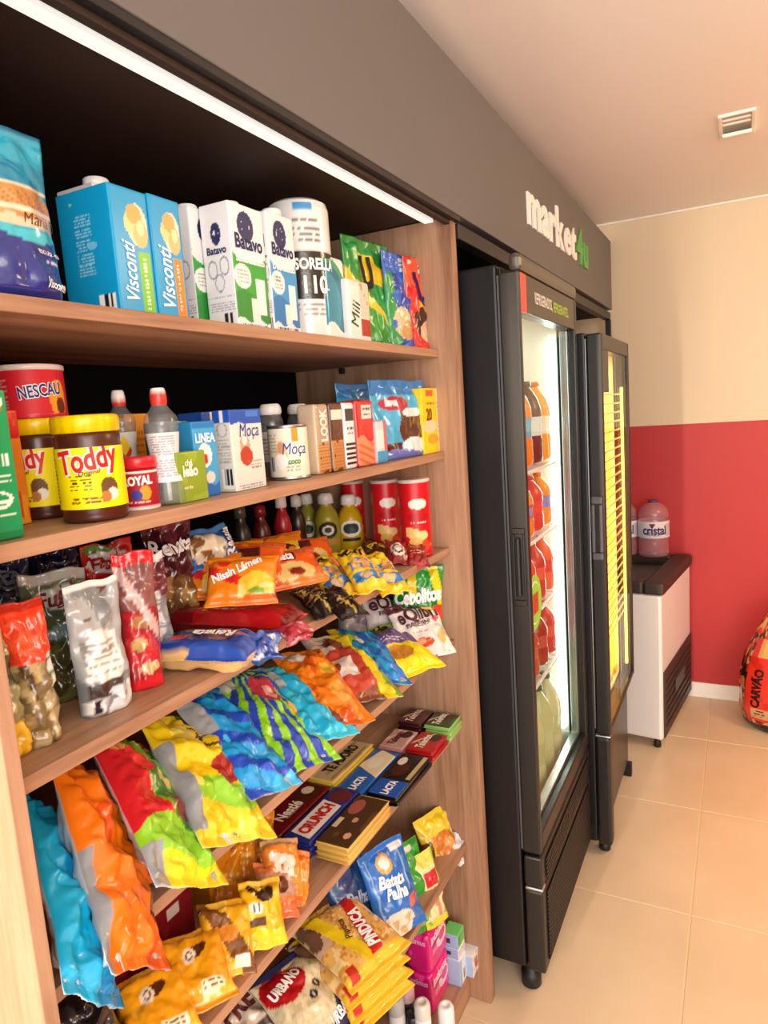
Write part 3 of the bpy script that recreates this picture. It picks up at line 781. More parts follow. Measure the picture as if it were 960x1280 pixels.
pack('snack_pouch', 'green and yellow pouch with black letters behind the napkin pack', 'pouch', loc, R, w_, h_, .05, ['#f0d22a', ('w', .8, .1, .28, '#3aa23c'), ('d', 60, .75, .12, '#1f9a45'), ('r', 0, .86, 1, 1, '#1fa04a'), ('n', 4, 6, .62, '#2a8f3a'), ('r', .3, .6, .7, .8, '#e9c41f')], [('U', .42, .69, .24, 5, '#15180f', 1.5, .05)], G1, kind='pouch', back='#2a9a45', seed=5, wr=.6)
loc, R, w_, h_ = standing(1, 487, 512, 316, -.672, .05, rz=-6)
pack('peanut_pouch', 'blue peanut pouch with a green side next to the red pouch', 'pouch', loc, R, w_, h_, .05, ['#2447a8', ('r', 0, 0, .22, .95, '#2f9a4e'), ('e', .4, .28, .3, .16, '#e2c9a0'), ('e', .55, .2, .2, .1, '#c99a66'), ('r', .3, .82, .9, .96, '#e9ecf2'), ('n', 5, 7, .68, '#3f6fd0'), ('x', .45, .85, .8, .93, 2, '#2447a8')], (), G1, kind='pouch', back='#1f3f98', seed=6, wr=.6)
loc, R, w_, h_ = standing(1, 513, 536, 322, -.655, .045, rz=-6)
pack('peanut_pouch', 'red pouch with a dark blue letter at the right end of the top shelf', 'pouch', loc, R, w_, h_, .045, ['#df2323', ('r', .2, .83, .8, .96, '#f4f0ea'), ('x', .3, .86, .7, .93, 1, '#2a1a4a'), ('e', .5, .47, .3, .07, '#f0b83a'), ('e', .4, .3, .25, .16, '#3f1d12'), ('e', .6, .2, .3, .12, '#e8c9a0'), ('n', 6, 8, .7, '#ff5a3a')], [('U', .5, .66, .45, 4, '#1f1d6a', 1.4, .06)], G1, kind='pouch', back='#f1e9e4', seed=7, wr=.6)

# ------------------------------------------------------------------ second shelf
G2 = 'goods on the second shelf'
z2 = SH[2]
y1 = ycol(32, -.652, z2)
carton('tea_box', 'large green box with white icons at the left end of the second shelf', 'box', ((-.652-.03, y1-.06, z2), .06, .12, hrow(-.652, y1, z2, 487)), ['#0a9a5c', ('x', .62, .78, .95, .8, 1, '#d8f2e4'), ('x', .62, .72, .95, .74, 1, '#d8f2e4'), ('s', 0, 26, .5, '#e9fbf2', .68, .5, .96, .58), ('a', .82, .27, .12, .06, .7, '#eafcf3'), ('r', .74, .24, .9, .27, '#eafcf3'), ('x', .6, .38, .95, .44, 2, '#d8f2e4'), ('x', .6, .14, .95, .18, 2, '#d8f2e4'), ('r', .7, .86, .95, .98, '#d83a2a'), ('a', .82, .92, .14, .07, .7, '#f4f4ee'), ('r', 0, 0, 1, .05, '#078048')], ['#0a9a5c'], '#0a9a5c', '#0a9a5c', group=G2)
xx = -.745; ya, yb = ycol(8, xx, z2), ycol(41, xx, z2)
carton('cocoa_carton', 'red and orange carton half hidden behind the green box', 'carton', ((xx-.03, (ya+yb)/2, z2), .06, yb-ya, hrow(xx, yb, z2, 512)), ['#ef6a1f', ('w', 1, .05, .85, '#f0892a', 1), ('r', 0, .75, 1, 1, '#d62a22'), ('w', .8, .05, .3, '#f5a02f'), ('n', 7, 9, .66, '#e84a1f')], None, '#d62a22', '#e8601f', group=G2)

def cocoa_jar(label, bx_, by, pt, dia, rz):
    c, r, h = round_at(2, bx_, by, pt, dia)
    t = thing('cocoa_jar', label, 'jar', c, rz, 'chocolate powder jars')
    lathe('jar', t, [(0, 0), (r*.9, 0), (r*.97, .003), (r*.95, .006), (r*.97, .009), (r*.97, h*.14), (r*.97, h*.7), (r*.95, h*.74), (r*.97, h*.8), (r*.9, h*.84), (0, h*.84)], 'plastic', '#4a2114', 40)
    lathe('lid', t, [(r*.9, h*.835), (r*1.0, h*.84), (r*1.0, h*.965), (r*.96, h*.99), (r*.85, h), (0, h*.995)], 'plastic', ['#f6d400', ('s', 0, 60, .3, '#e8c400')], 60)
    o, S = lathe('paper_label', t, [(r*.99, h*.13), (r*.99, h*.70)], 'paper', ['#fbe800', ('x', .40, .3, .5, .56, 5, '#4a3a1a'), ('x', .4, .08, .56, .2, 4, '#7a5a1a'), ('e', .585, .33, .045, .17, '#6a4a2a'), ('e', .60, .22, .03, .1, '#f4ecdc'), ('e', .565, .18, .025, .1, '#b5793a'), ('x', .05, .1, .3, .85, 12, '#6a5a10'), ('x', .72, .2, .95, .8, 9, '#6a5a10'), ('r', .18, .7, .24, .9, '#3a2410')], 150, sub=50)
    V = [('Toddy', .5, .76, .29, 8, '#f6f0e6', 1.45, .09, .1)]
    lettering(o, S, V, off=.0008); lettering(o, S, [('Toddy', .5, .76, .284, 8, '#d8261f', 1.45, .025, .1), ('Original', .5, .585, .1, 8, '#5a2a12', 1, .01, .3)], off=.0016)
    return t, c, r, h
ja = cocoa_jar('yellow-labelled chocolate powder jar with the red can stacked on its lid', 60, 649, 523, 70, -75)
jb = cocoa_jar('nearest yellow-lidded chocolate powder jar, its red lettering facing the aisle', 122, 653, 519, 80, -42)
# red can on the first jar
c, r = ja[1], .0405
zz = z2+ja[3]; h = hrow(c[0], c[1], zz, 458)
t = thing('cocoa_can', 'red chocolate powder can standing on top of a yellow jar', 'can', (c[0]-.004, c[1]+.002, zz), -30, G2)
lathe('can', t, [(0, 0), (r, 0), (r*1.01, .003), (r, .006), (r, h*.9), (0, h*.9)], 'plastic', ['#cf2030', ('x', .16, .2, .36, .8, 8, '#e8909a'), ('r', .1, 0, .13, 1, '#8a8a90')], 140, sub=30)
o, S = lathe('paper_label', t, [(r*1.005, h*.04), (r*1.005, h*.88)], 'paper', ['#cf2030', ('x', .2, .15, .38, .85, 9, '#e89aa2'), ('e', .62, .35, .05, .45, '#f2a01f'), ('e', .63, .2, .03, .2, '#6a2a12')], 140, sub=30)
lettering(o, S, [('NESCAU', .53, .55, .2, 6, '#f4f4f6', 1.5, .08)], off=.0008); lettering(o, S, [('NESCAU', .53, .55, .195, 6, '#1d2a7a', 1.5, .02)], off=.0014)
lathe('lid', t, [(r, h*.89), (r*1.04, h*.9), (r*1.04, h*.98), (r, h), (0, h)], 'plastic', '#e9dcd8', 40)

BOTTLE = [(0, 0), (.8, 0), (1, .02), (1, .1), (.86, .3), (.78, .45), (.9, .62), (.98, .7), (.9, .76), (.55, .82), (.42, .86), (.42, .88)]
def clear_bottle(name, label, c, r, h, rz, lab, cap, group, letters=(), prof=BOTTLE, body='clear_plastic', cat='bottle', lz=(.2, .62)):
    t = thing(name, label, cat, c, rz, group)
    P = [(a*r, b*h) for a, b in prof]
    lathe('bottle', t, P, MATS[body] if body in MATS else 'plastic', '#ffffff', 32, sub=3)
    if body == 'clear_plastic':
        lathe('contents', t, [(a*r*.93, .003+b*h*.985) for a, b in prof if b < .72]+[(0, h*.72)], 'clear_plastic', '#ffffff', 28)
    rl = max(np.interp(z, [p[1] for p in prof], [p[0] for p in prof]) for z in np.linspace(lz[0], lz[1], 7))*r+.0008
    zs = np.linspace(lz[0], lz[1], 40)
    lp = [((np.interp(z, [p[1] for p in prof], [p[0] for p in prof]))*r+.0009, z*h) for z in zs]
    o, S = lathe('label', t, lp, 'paper', lab, 90)
    if letters: lettering(o, S, letters, off=.0012)
    r2, z0 = prof[-1][0]*r, prof[-1][1]*h
    cp = lathe('cap', t, [(r2*1.02, z0-.004), (r2*1.12, z0), (r2*1.1, z0+(h-z0)*.5), (r2*.95, h-.002), (r2*.8, h), (0, h)], 'plastic', cap, 28)[0]
    return t
c, r, h = round_at(2, 213, 632, 485, 43)
clear_bottle('sweetener_bottle', 'tall waisted clear bottle with red collar in front of the tea packet', c, r, h, -50, ['#e3e4e8', ('x', .36, .1, .64, .95, 16, '#9a9aa6')], ['#f6f2ee', ('r', 0, 0, 1, .62, '#d9382f')], G2)
c2_ = (-.80, ycol(163, -.80, z2), z2)
clear_bottle('sweetener_bottle', 'clear sweetener bottle with a yellow and red diamond label behind the small red tin', c2_, .021, hrow(-.80, c2_[1], z2, 488), -40, ['#e8e4e0', ('p', [(.4, .6), (.5, .3), (.6, .6), (.5, .95)], '#d9281f'), ('p', [(.42, .68), (.5, .5), (.58, .68), (.5, .95)], '#f6d21f')], ['#f6f2ee', ('r', 0, 0, 1, .5, '#d9382f')], G2)
carton('orange_carton', 'narrow orange carton standing between the sweetener bottles', 'carton', ((-.86, ycol(182, -.84, z2), z2), .04, .05, hrow(-.84, ycol(182, -.84, z2), z2, 517)), ['#ef9a2a', ('x', .2, .4, .8, .8, 5, '#c9701a')], ['#ef9a2a'], '#ef9a2a', '#ef9a2a', group=G2)
c, r, h = round_at(2, 178, 638, 571, 46)
t = thing('baking_powder_tin', 'small red tin with white lettering in front of the sweetener bottles', 'tin', c, -48, G2)
lathe('tin', t, [(0, 0), (r*.97, 0), (r, .002), (r, .006), (r*.97, .0062), (r*.97, h*.8), (0, h*.8)], 'plastic', ['#b3182a', ('r', 0, 0, 1, .06, '#f2e9e6')], 40)
o, S = lathe('paper_label', t, [(r*.985, h*.1), (r*.985, h*.74)], 'paper', ['#a81526', ('e', .56, .35, .05, .22, '#f2a02a'), ('e', .48, .3, .05, .16, '#3a3a9a'), ('x', .4, .05, .62, .14, 1, '#f4d8d0'), ('r', 0, .93, 1, 1, '#f4ece8')], 110, sub=24)
lettering(o, S, [('ROYAL', .5, .72, .25, 2, '#ffffff', 1.3, .05)], off=.001)
lathe('lid', t, [(r*.98, h*.79), (r*1.03, h*.8), (r*1.03, h*.97), (r*.98, h), (0, h)], 'plastic', '#cf2030', 40)
# tea packet, blue cartons
pl = box_at(2, 226, 262, 566, -.655, .03)
carton('tea_packet', 'small olive green tea packet with white lettering', 'tea', pl, ['#8aa32f', ('n', 3, 4, .66, '#98b03a')], ['#7a922a'], '#7a922a', '#7a922a', [('chá', .38, .78, .26, 0, '#f4f6e8', 1.1, .03), ('leão', .42, .62, .5, 0, '#f4f6e8', 1.2, .04), ('verde', .3, .3, .3, 0, '#dfe6b8')], group=G2)
pl = box_at(2, 222, 245, 527, -.70, .05)
carton('tea_box', 'teal box rising behind the olive tea packet', 'box', pl, ['#12707c', ('r', 0, .8, 1, 1, '#0f8a96'), ('r', .3, .45, .75, .7, '#2a8f96'), ('r', .4, .86, .6, 1, '#9ad0d4')], ['#0f5f6a'], '#0f8a96', '#0f5f6a', group=G2)
pl = box_at(2, 249, 277, 527, -.672, .05)
carton('cream_carton', 'light blue carton with a strawberry picture behind the tea packet', 'carton', pl, ['#3fa9e0', ('w', 1, .06, .2, '#1f6fc0'), ('e', .45, .55, .3, .16, '#f0f4f6'), ('e', .45, .5, .12, .07, '#d8303a'), ('e', .6, .25, .2, .08, '#e8e0d8'), ('r', 0, .9, 1, 1, '#1f7fc8')], ['#2f8fc8'], '#1f7fc8', '#2f8fc8', [('LINEA', .5, .78, .85, 0, '#ffffff', 1.2, .03)], group=G2)
pl = box_at(2, 262, 288, 515, -.735, .05)
carton('condensed_milk_carton', 'dark blue carton standing behind the light blue strawberry carton', 'carton', pl, ['#1d4fa8', ('r', .35, .86, .6, 1, '#dfe6f0'), ('e', .3, .7, .2, .1, '#3f7fd0')], ['#1d4fa8'], '#1d4fa8', '#1d4fa8', group=G2)
mocab = ['#e9e4da', ('r', 0, .82, 1, 1, '#2456b8'), ('w', 1, .04, .8, '#e9e4da'), ('e', .4, .55, .16, .14, '#d8a890'), ('e', .42, .42, .2, .12, '#b8452f'), ('e', .4, .62, .08, .06, '#f4f0ea'), ('x', .45, .25, .9, .36, 3, '#9a948a'), ('x', .1, .02, .9, .08, 2, '#6a78a8'), ('r', .5, .9, .9, .97, '#3f7fd8')]
pl = box_at(2, 296, 334, 512, -.66, pL=274)
carton('condensed_milk_carton', 'cream and blue condensed milk carton with its barcode side showing', 'carton', pl, mocab, ['#d9d5ce', ('r', 0, .84, 1, 1, '#2456b8'), ('a', .5, .76, .3, .09, .8, '#a8a49c'), ('x', .2, .35, .85, .65, 8, '#aaa69e'), ('b', .3, .04, .9, .28), ('r', .45, .85, .6, 1, '#e8ecf4')], '#2456b8', '#e0dcd4', [('Moça', .55, .72, .62, 0, '#1d46a0', 1.3, .0, .2)], group=G2)
# coconut milk bottles behind, condensed milk cans
JAR = [(0, 0), (.95, 0), (1, .02), (1, .68), (.95, .76), (.8, .84), (.8, .88)]
for k, (px, xx) in enumerate(((345, -.77), (378, -.79))):
    yy = ycol(px, xx, z2)
    clear_bottle('glass_jar', ['small glass jar with white lid behind the condensed milk carton', 'small glass jar with white lid behind the condensed milk cans'][k], (xx, yy, z2), .023, hrow(xx, yy, z2, 505), -50, ['#e8e6e2', ('x', .3, .2, .7, .8, 5, '#9a9a9a')], '#f4f2ee', G2, prof=JAR)
can_l = ['#f0ead6', ('e', .46, .45, .05, .3, '#e8c89a'), ('e', .455, .33, .05, .18, '#fbf8ee'), ('e', .46, .6, .03, .12, '#d89a6a'), ('b', .33, .06, .40, .4), ('x', .3, .5, .42, .9, 6, '#b8b098'), ('r', .55, .72, .6, 1, '#c9962a'), ('x', .5, .1, .6, .3, 3, '#a8a088')]
for k, (bxx, byy, pt, dia, lb, rz) in enumerate(((364, 600, 531, 50, 'cream condensed milk can with blue lettering in front of the glass jars', -62), (392, 592, 533, 40, 'cream condensed milk can half hidden behind the nearer can', -40))):
    c, r, h = round_at(2, bxx, byy, pt, dia)
    t = thing('condensed_milk_can', lb, 'can', c, rz, 'condensed milk cans')
    lathe('can', t, [(0, .001), (r*.93, .001), (r, 0), (r, .003), (r*.97, .005), (r*.97, h-.005), (r, h-.003), (r, h), (r*.93, h), (r*.92, h-.003), (0, h-.003)], 'steel', '#ffffff', 40)
    o, S = lathe('paper_label', t, [(r*.985, h*.06), (r*.985, h*.94)], 'paper', can_l, 110, sub=30)
    lettering(o, S, [('Moça', .57, .55, .2, 0, '#1d46a0', 1.4, .0, .2), ('coco', .56, .3, .1, 0, '#3f8f3a', 1.2, .03)], off=.001)
def slim(name, label, cat, pM, pR, pt, xf, dep, ops, letters=(), left='#888888', mat='film', rz=0, r=.006, s=2, G=G2):
    return carton(name, label, cat, box_at(s, pM, pR, pt, xf, dep), ops, [left] if isinstance(left, str) else left, left if isinstance(left, str) else '#cccccc', left if isinstance(left, str) else '#cccccc', letters, group=G, mat=mat, r=r, part='wrapper', rz=rz)
waf = lambda a, b: [a, ('r', 0, 0, 1, .45, b), ('s', 90, 22, .45, '#b07a42', .05, .04, .95, .42), ('n', 4, 8, .72, '#6a3a1c', 0, 0, 1, .45)]
slim('wafer_pack', 'cream and brown wafer pack beside the condensed milk cans', 'wafers', 400, 417, 505, -.66, .04, waf('#b9a48c', '#c99a62'), [('LOOK', .5, .7, 1.25, 90, '#f4ece0', 1.5, .05)], '#cbb79c')
slim('wafer_pack', 'chocolate brown wafer pack with a white tag', 'wafers', 418, 434, 503, -.655, .04, waf('#5a3322', '#c08a52')+[('r', .1, .75, .9, .9, '#efe8de')], (), '#4a2a1c')
slim('biscuit_sleeve', 'white sleeve of black sandwich biscuits', 'biscuits', 435, 448, 503, -.655, .04, ['#eef0f2', ('s', 90, 14, .55, '#1a1a1e', .05, .02, .95, .42), ('r', .1, .72, .9, .9, '#20222a'), ('x', .2, .5, .8, .65, 2, '#3a3a44')], (), '#dfe2e6')
slim('biscuit_sleeve', 'red biscuit sleeve with an orange foot beside the black biscuits', 'biscuits', 450, 471, 500, -.65, .04, ['#d8282c', ('w', 1, .06, .42, '#e8926a'), ('s', 80, 9, .4, '#d0703a', 0, 0, 1, .35), ('r', .3, .72, .85, .92, '#f2e6e0'), ('x', .35, .74, .8, .9, 2, '#3a2a2a')], (), '#c8242a')
slim('biscuit_pack', 'small pink white and light blue pack near the right end of the second shelf', 'biscuits', 473, 487, 526, -.645, .03, ['#f0dfe0', ('r', 0, 0, 1, .3, '#3fa8d8'), ('r', .1, .35, .6, .8, '#f8f6f4'), ('r', .65, .3, 1, 1, '#e0707a')], (), '#e8a0a8')
loc, R, w_, h_ = standing(2, 482, 506, 508, -.665, .03, rz=-10)
pack('gum_pouch', 'bright green pouch in front of the blue cake bags', 'pouch', loc, R, w_, h_, .03, ['#3fb83a', ('w', .6, .1, .5, '#62d048'), ('d', 40, .95, .12, '#1f7a2a'), ('r', 0, .88, 1, 1, '#2a8f32')], (), G2, kind='pouch', back='#2a8f32', seed=11)
cake = ['#49b2e0', ('r', 0, .82, 1, 1, '#2f7fc8'), ('e', .35, .7, .24, .09, '#b52a4a'), ('n', 16, 12, .56, '#f4eef0', .2, .665, .5, .74), ('e', .62, .38, .26, .26, '#5f3a28'), ('n', 5, 6, .6, '#7a5238', .38, .15, .88, .62), ('e', .62, .16, .22, .1, '#e6eef4'), ('r', 0, 0, .4, .2, '#5a1f1c'), ('w', 1, .03, .1, '#6a78c8'), ('e', .62, .58, .2, .06, '#eef4f8')]
for k, (a, b, pt, xx, lb) in enumerate(((430, 482, 480, -.76, 'light blue cake bag standing behind the red biscuit sleeve'), (472, 529, 475, -.652, 'light blue cake bag with a brown cake picture beside the yellow box'))):
    loc, R, w_, h_ = standing(2, a, b, pt, xx, .04, rz=-5)
    pack('cake_bag', lb, 'cake', loc, R, w_, h_, .05, cake, (), 'blue cake bags', kind='pouch', back='#3f9fd0', seed=12+k, mat='film', wr=.6)
pl = box_at(2, 531, 556, 485, -.643, .04)
carton('cookie_box', 'yellow box with a cookie picture at the right end of the second shelf', 'box', pl, ['#f6d80f', ('r', .68, .2, 1, 1, '#f0e9a0'), ('e', .35, .42, .35, .1, '#e8d8b0'), ('e', .45, .22, .25, .08, '#d8a81f'), ('b', .72, .03, .95, .16), ('r', .2, .88, .55, .97, '#e8602a'), ('x', .72, .3, .95, .8, 8, '#a89a4a'), ('x', .15, .72, .6, .8, 1, '#b52a1a')], ['#f2d20c'], '#f6d80f', '#f2d20c', [('20', .3, .6, .26, 0, '#7a3a10', 1.2, .03)], group=G2)

# ------------------------------------------------------------------ third shelf
G3 = 'goods on the third shelf'
z3 = SH[3]
def fugini(a, b): return a
loc, R, w_, h_ = standing(3, -14, 32, 790, -.668, .05, rz=10)
pack('corn_pouch', 'clear pouch of pale yellow grains with a yellow foot against the left panel', 'pouch', loc, R, w_, h_, .05, ['#8f8a5a', ('n', 9, 12, .5, '#c9c48a'), ('r', 0, 0, 1, .28, '#e2b21a'), ('n', 8, 8, .6, '#f0c93a', 0, 0, 1, .28), ('r', 0, .55, 1, .8, '#5a5a40'), ('n', 7, 9, .6, '#dfe0d0', 0, .5, 1, .9)], (), G3, kind='pouch', back='#8a8455', seed=21, mat='film', wr=.6)
loc, R, w_, h_ = standing(3, 26, 74, 752, -.664, .055, rz=-10)
pack('mushroom_pouch', 'clear pouch of pickled mushrooms with a bright orange top', 'pouch', loc, R, w_, h_, .055, ['#7a6a42', ('n', 6, 9, .5, '#a8966a'), ('n', 7, 10, .66, '#c9b88a'), ('n', 5, 7, .72, '#4a3d22', 0, 0, 1, .6, 4), ('r', 0, .58, 1, 1, '#e8431f'), ('r', 0, .94, 1, 1, '#b52a16'), ('e', .4, .72, .3, .08, '#f2592c'), ('r', .74, .4, .97, .62, '#f0efe6'), ('x', .76, .42, .95, .6, 5, '#3f8f5a')], (), G3, kind='pouch', back='#6a5c38', seed=22, mat='film', wr=.6)
loc, R, w_, h_ = standing(3, 52, 118, 714, -.745, .055, rz=-18)
ol = ['#3d4a38', ('w', 1, .04, .45, '#3a3a1c'), ('n', 6, 8, .58, '#56572a', 0, 0, 1, .45), ('r', 0, .92, 1, 1, '#a9aaa4'), ('r', 0, .84, 1, .92, '#55614a'), ('e', .52, .8, .38, .085, '#b9bcb6'), ('e', .5, .55, .4, .05, '#5a7a82')]
pack('olive_pouch', 'dark grey-green olive pouch with an oval white emblem behind the mushrooms', 'pouch', loc, R, w_, h_, .055, ol, [('Fugini', .52, .8, .56, 12, '#6a1f22', 1.4, .03, .3), ('verde', .62, .53, .3, 8, '#9ab8c0', 1, .01, .3)], G3, kind='pouch', back='#4a5246', seed=23, mat='film')
loc, R, w_, h_ = standing(3, 104, 160, 726, -.662, .055, rz=-12)
pack('sauce_pouch', 'clear and silver pouch with a white nutrition table and white seal', 'pouch', loc, R, w_, h_, .05, ['#a7abac', ('n', 3, 4, .55, '#7f8688'), ('r', 0, .95, 1, 1, '#eeeceb'), ('n', 2.5, 3, .6, '#5a4038', .2, .72, .9, .95), ('p', [(.08, .28), (.8, .24), (.78, .6), (.28, .66)], '#f1efea'), ('x', .14, .28, .76, .58, 10, '#9a9890'), ('r', .08, .14, .8, .25, '#3f3430'), ('b', .04, .02, .3, .13), ('n', 3, 5, .6, '#e4e8ea', .3, 0, 1, .22), ('e', .62, .17, .2, .04, '#c4d8e2')], (), G3, kind='pouch', back='#9da2a4', seed=24, mat='film', wr=.55)
loc, R, w_, h_ = standing(3, 126, 176, 678, -.78, .05, rz=-18)
pack('sauce_pouch', 'red tomato sauce pouch with an oval white emblem behind the silver pouch', 'pouch', loc, R, w_, h_, .05, ['#c41f22', ('n', 3, 4, .62, '#8f1518'), ('e', .3, .95, .3, .04, '#4f7a2a'), ('e', .45, .85, .4, .09, '#e9e2dc')], [('Fugini', .45, .85, .58, 14, '#b0202a', 1.3, .03, .3)], G3, kind='pouch', back='#a81a1c', seed=25, mat='film')
loc, R, w_, h_ = standing(3, 164, 201, 690, -.675, .045, rz=-34)
pack('sauce_pouch', 'red pouch printed with tomatoes beside the silver pouch', 'pouch', loc, R, w_, h_, .045, ['#9c3038', ('n', 3, 4, .5, '#b5242c'), ('r', 0, 0, 1, .1, '#e01f2c'), ('e', .45, .3, .4, .14, '#c22a2e'), ('e', .4, .34, .2, .05, '#c9a86a'), ('e', .6, .16, .25, .04, '#d0b078'), ('e', .5, .5, .25, .04, '#a8784a'), ('r', 0, .6, 1, 1, '#8a5a58'), ('d', 60, .82, .06, '#d8b8b4'), ('r', 0, .9, 1, 1, '#e0282c')], (), G3, kind='pouch', back='#8f2a30', seed=26, mat='film', wr=.6)
loc, R, w_, h_ = standing(3, 178, 214, 694, -.715, .045, rz=-20)
pack('sauce_pouch', 'maroon and silver pouch with a white table and white seal', 'pouch', loc, R, w_, h_, .045, ['#8d9098', ('r', 0, .93, 1, 1, '#ece9e8'), ('r', 0, .62, 1, .93, '#6a2a35'), ('n', 3, 4, .6, '#a84a58', 0, .6, 1, .92), ('r', .1, .3, .75, .66, '#d8dce2'), ('x', .14, .32, .72, .64, 10, '#8f95a0'), ('n', 4, 5, .6, '#dfe4ea', 0, 0, 1, .3)], (), G3, kind='pouch', back='#7a4048', seed=27, mat='film')
for k, (a, b, pt, xx, lb, tx) in enumerate(((2, 52, 688, -.86, 'navy blue pouch at the back left of the third shelf', 'Ea'), (58, 110, 672, -.9, 'navy pouch with pale print at the back of the third shelf', ''))):
    loc, R, w_, h_ = standing(3, a, b, pt, xx, .05, rz=-10)
    pack('stock_pouch', lb, 'pouch', loc, R, w_, h_, .05, ['#1a1f3f', ('n', 4, 6, .66, '#3a4168'), ('r', .1, .5, .9, .6, '#2a3158'), ('x', .2, .62, .9, .8, 4, '#6a7090')], [(tx, .5, .82, .4, 15, '#8a90b0', 1.1, .03)] if tx else (), G3, kind='pouch', back='#14182f', seed=30+k, mat='film')
for k, (a, b, pt, xx, lb) in enumerate(((196, 244, 652, -.80, 'dark maroon pasta bag with white lettering behind the silver seal'), (222, 262, 690, -.86, 'maroon pasta bag behind the orange noodle packs'))):
    loc, R, w_, h_ = standing(3, a, b, pt, xx, .06, rz=-20)
    pack('pasta_bag', lb, 'pasta', loc, R, w_, h_, .06, ['#4a1820', ('r', 0, .74, 1, .84, '#2a0d12'), ('e', .55, .35, .4, .18, '#6a4a28'), ('n', 6, 8, .58, '#a8824a', .2, .15, .95, .55), ('n', 3, 4, .68, '#6a2a34', 0, .6, 1, 1)], [('Renata', .5, .79, .8, 2, '#f0ece8', 1.2, .03)], G3, back='#3a141a', seed=33+k, mat='film')

def lie(px, py, x, n, up): return on(px, py, 0, x), frame(n, up)
noodle = ['#f28a1a', ('d', 62, .62, .09, '#d8261f'), ('e', .72, .34, .26, .26, '#f4c83a'), ('n', 9, 9, .55, '#fbe08a', .46, .08, .98, .6), ('e', .74, .2, .12, .08, '#7fae3a'), ('e', .25, .8, .1, .06, '#d8261f'), ('n', 3, 3, .7, '#e8741a')]
noodle2 = ['#e8601f', ('r', .08, .62, .62, .8, '#5a1f1c'), ('e', .5, .32, .36, .24, '#e8c878'), ('n', 8, 8, .55, '#c98a3a', .14, .08, .86, .56), ('e', .55, .3, .14, .1, '#8a2a1c'), ('n', 3, 3, .68, '#f0863a'), ('x', .6, .84, .95, .94, 2, '#f6d8b8')]
N1, U1 = (.38, -.60, .70), (-.35, .6, .6)
N2, U2 = (.45, -.40, .80), (-.62, .48, .45)
nd = [(302, 727, -.700, N1, U1, noodle, [('Nissin Lámen', .44, .66, .74, 22, '#ffffff', 1.3, .04)], 'orange instant noodle pack with a red diagonal band at the front of the pile'),
      (258, 722, -.80, N1, U1, noodle, (), 'orange instant noodle pack at the left of the pile'),
      (364, 712, -.735, N2, U2, noodle2, [('Renata', .34, .71, .46, 0, '#ffffff', 1.3, .04)], 'orange-red instant noodle pack with a small maroon lettering panel'),
      (318, 706, -.79, N1, U1, noodle2, (), 'orange instant noodle pack lying in the second row of the pile'),
      (384, 694, -.80, N2, U2, noodle2, (), 'orange-red instant noodle pack at the right rear of the pile'),
      (290, 702, -.84, N1, U1, noodle, (), 'orange instant noodle pack at the back left of the pile'),
      (350, 688, -.85, N2, U2, noodle, (), 'orange instant noodle pack at the very back of the pile')]
for k, (px, py, xx, n, up, ops, lt, lb) in enumerate(nd):
    loc, R = lie(px, py, xx, n, up)
    pack('noodle_pack', lb, 'noodles', loc, R, .115, .09, .026, ops, lt, 'instant noodle packs on the third shelf', back='#e8741a', seed=40+k, oz=False, wr=.6, crimp=.008, boxy=True)
loc, R = lie(256, 686, -.815, (.7, -.35, .62), (-.5, .1, .75))
pack('noodle_pack', 'blue instant pasta pack with a bowl picture leaning above the orange packs', 'noodles', loc, R, .11, .075, .035, ['#2a66b0', ('e', .5, .45, .36, .36, '#e8dcc0'), ('n', 9, 9, .5, '#8a5a2a', .2, .15, .8, .75), ('r', .84, 0, 1, 1, '#1d4a8a'), ('r', 0, .86, 1, 1, '#4a86c8')], [('Renata', .9, .5, .5, 80, '#f0f4f8', 1.2, .03)], G3, back='#2a66b0', seed=48, oz=False)

def along(A, B, n):
    """a long pack lying from A to B, printed face n"""
    A, B = np.array(A), np.array(B); L = B-A
    return (A+B)/2, L, np.linalg.norm(L)
A, B = on(207, 770, 2, z3+.022), on(372, 776, 2, z3+.022)
mid, L, ln = along(A, B, None)
R = frame((0, 0, 1), np.cross((0, 0, 1), L))
R = np.stack([np.array([0, 0, 1.]), L/ln, np.cross([0, 0, 1.], L/ln)], 1)
pack('spaghetti_pack', 'long dark red spaghetti pack lying across the third shelf above the blue one', 'pasta', mid, R, ln, .075, .042, ['#7a1016', ('r', .3, 0, .95, .5, '#b5141c'), ('x', .35, .2, .6, .3, 1, '#e8b8a8'), ('r', 0, .7, .5, .8, '#4a0a0e'), ('n', 4, 3, .7, '#c42a2c')], (), G3, back='#8f1218', seed=50, oz=False, mat='film', pinch=.03, crimp=.006, wr=.45, boxy=True)
pk = thing('pasta_wrapper_end', 'crumpled clear pink wrapper end poking over the shelf edge', 'wrapper', on(368, 790, 2, z3+.016), 0, G3, frame((.2, -.3, .9), (.5, .8, 0)))
bag('wrapper', pk, .05, .045, .018, ['#a82438', ('n', 3, 4, .6, '#c8606c'), ('n', 5, 5, .76, '#e0b8b8')], '#b0404e', seed=51, oz=False, mat='film', wr=1.4, crimp=.004)
A, B = on(203, 812, 2, z3+.022), on(322, 812, 2, z3+.022)
mid, L, ln = along(A, B, None); R = np.stack([np.array([0, 0, 1.]), L/ln, np.cross([0, 0, 1.], L/ln)], 1)
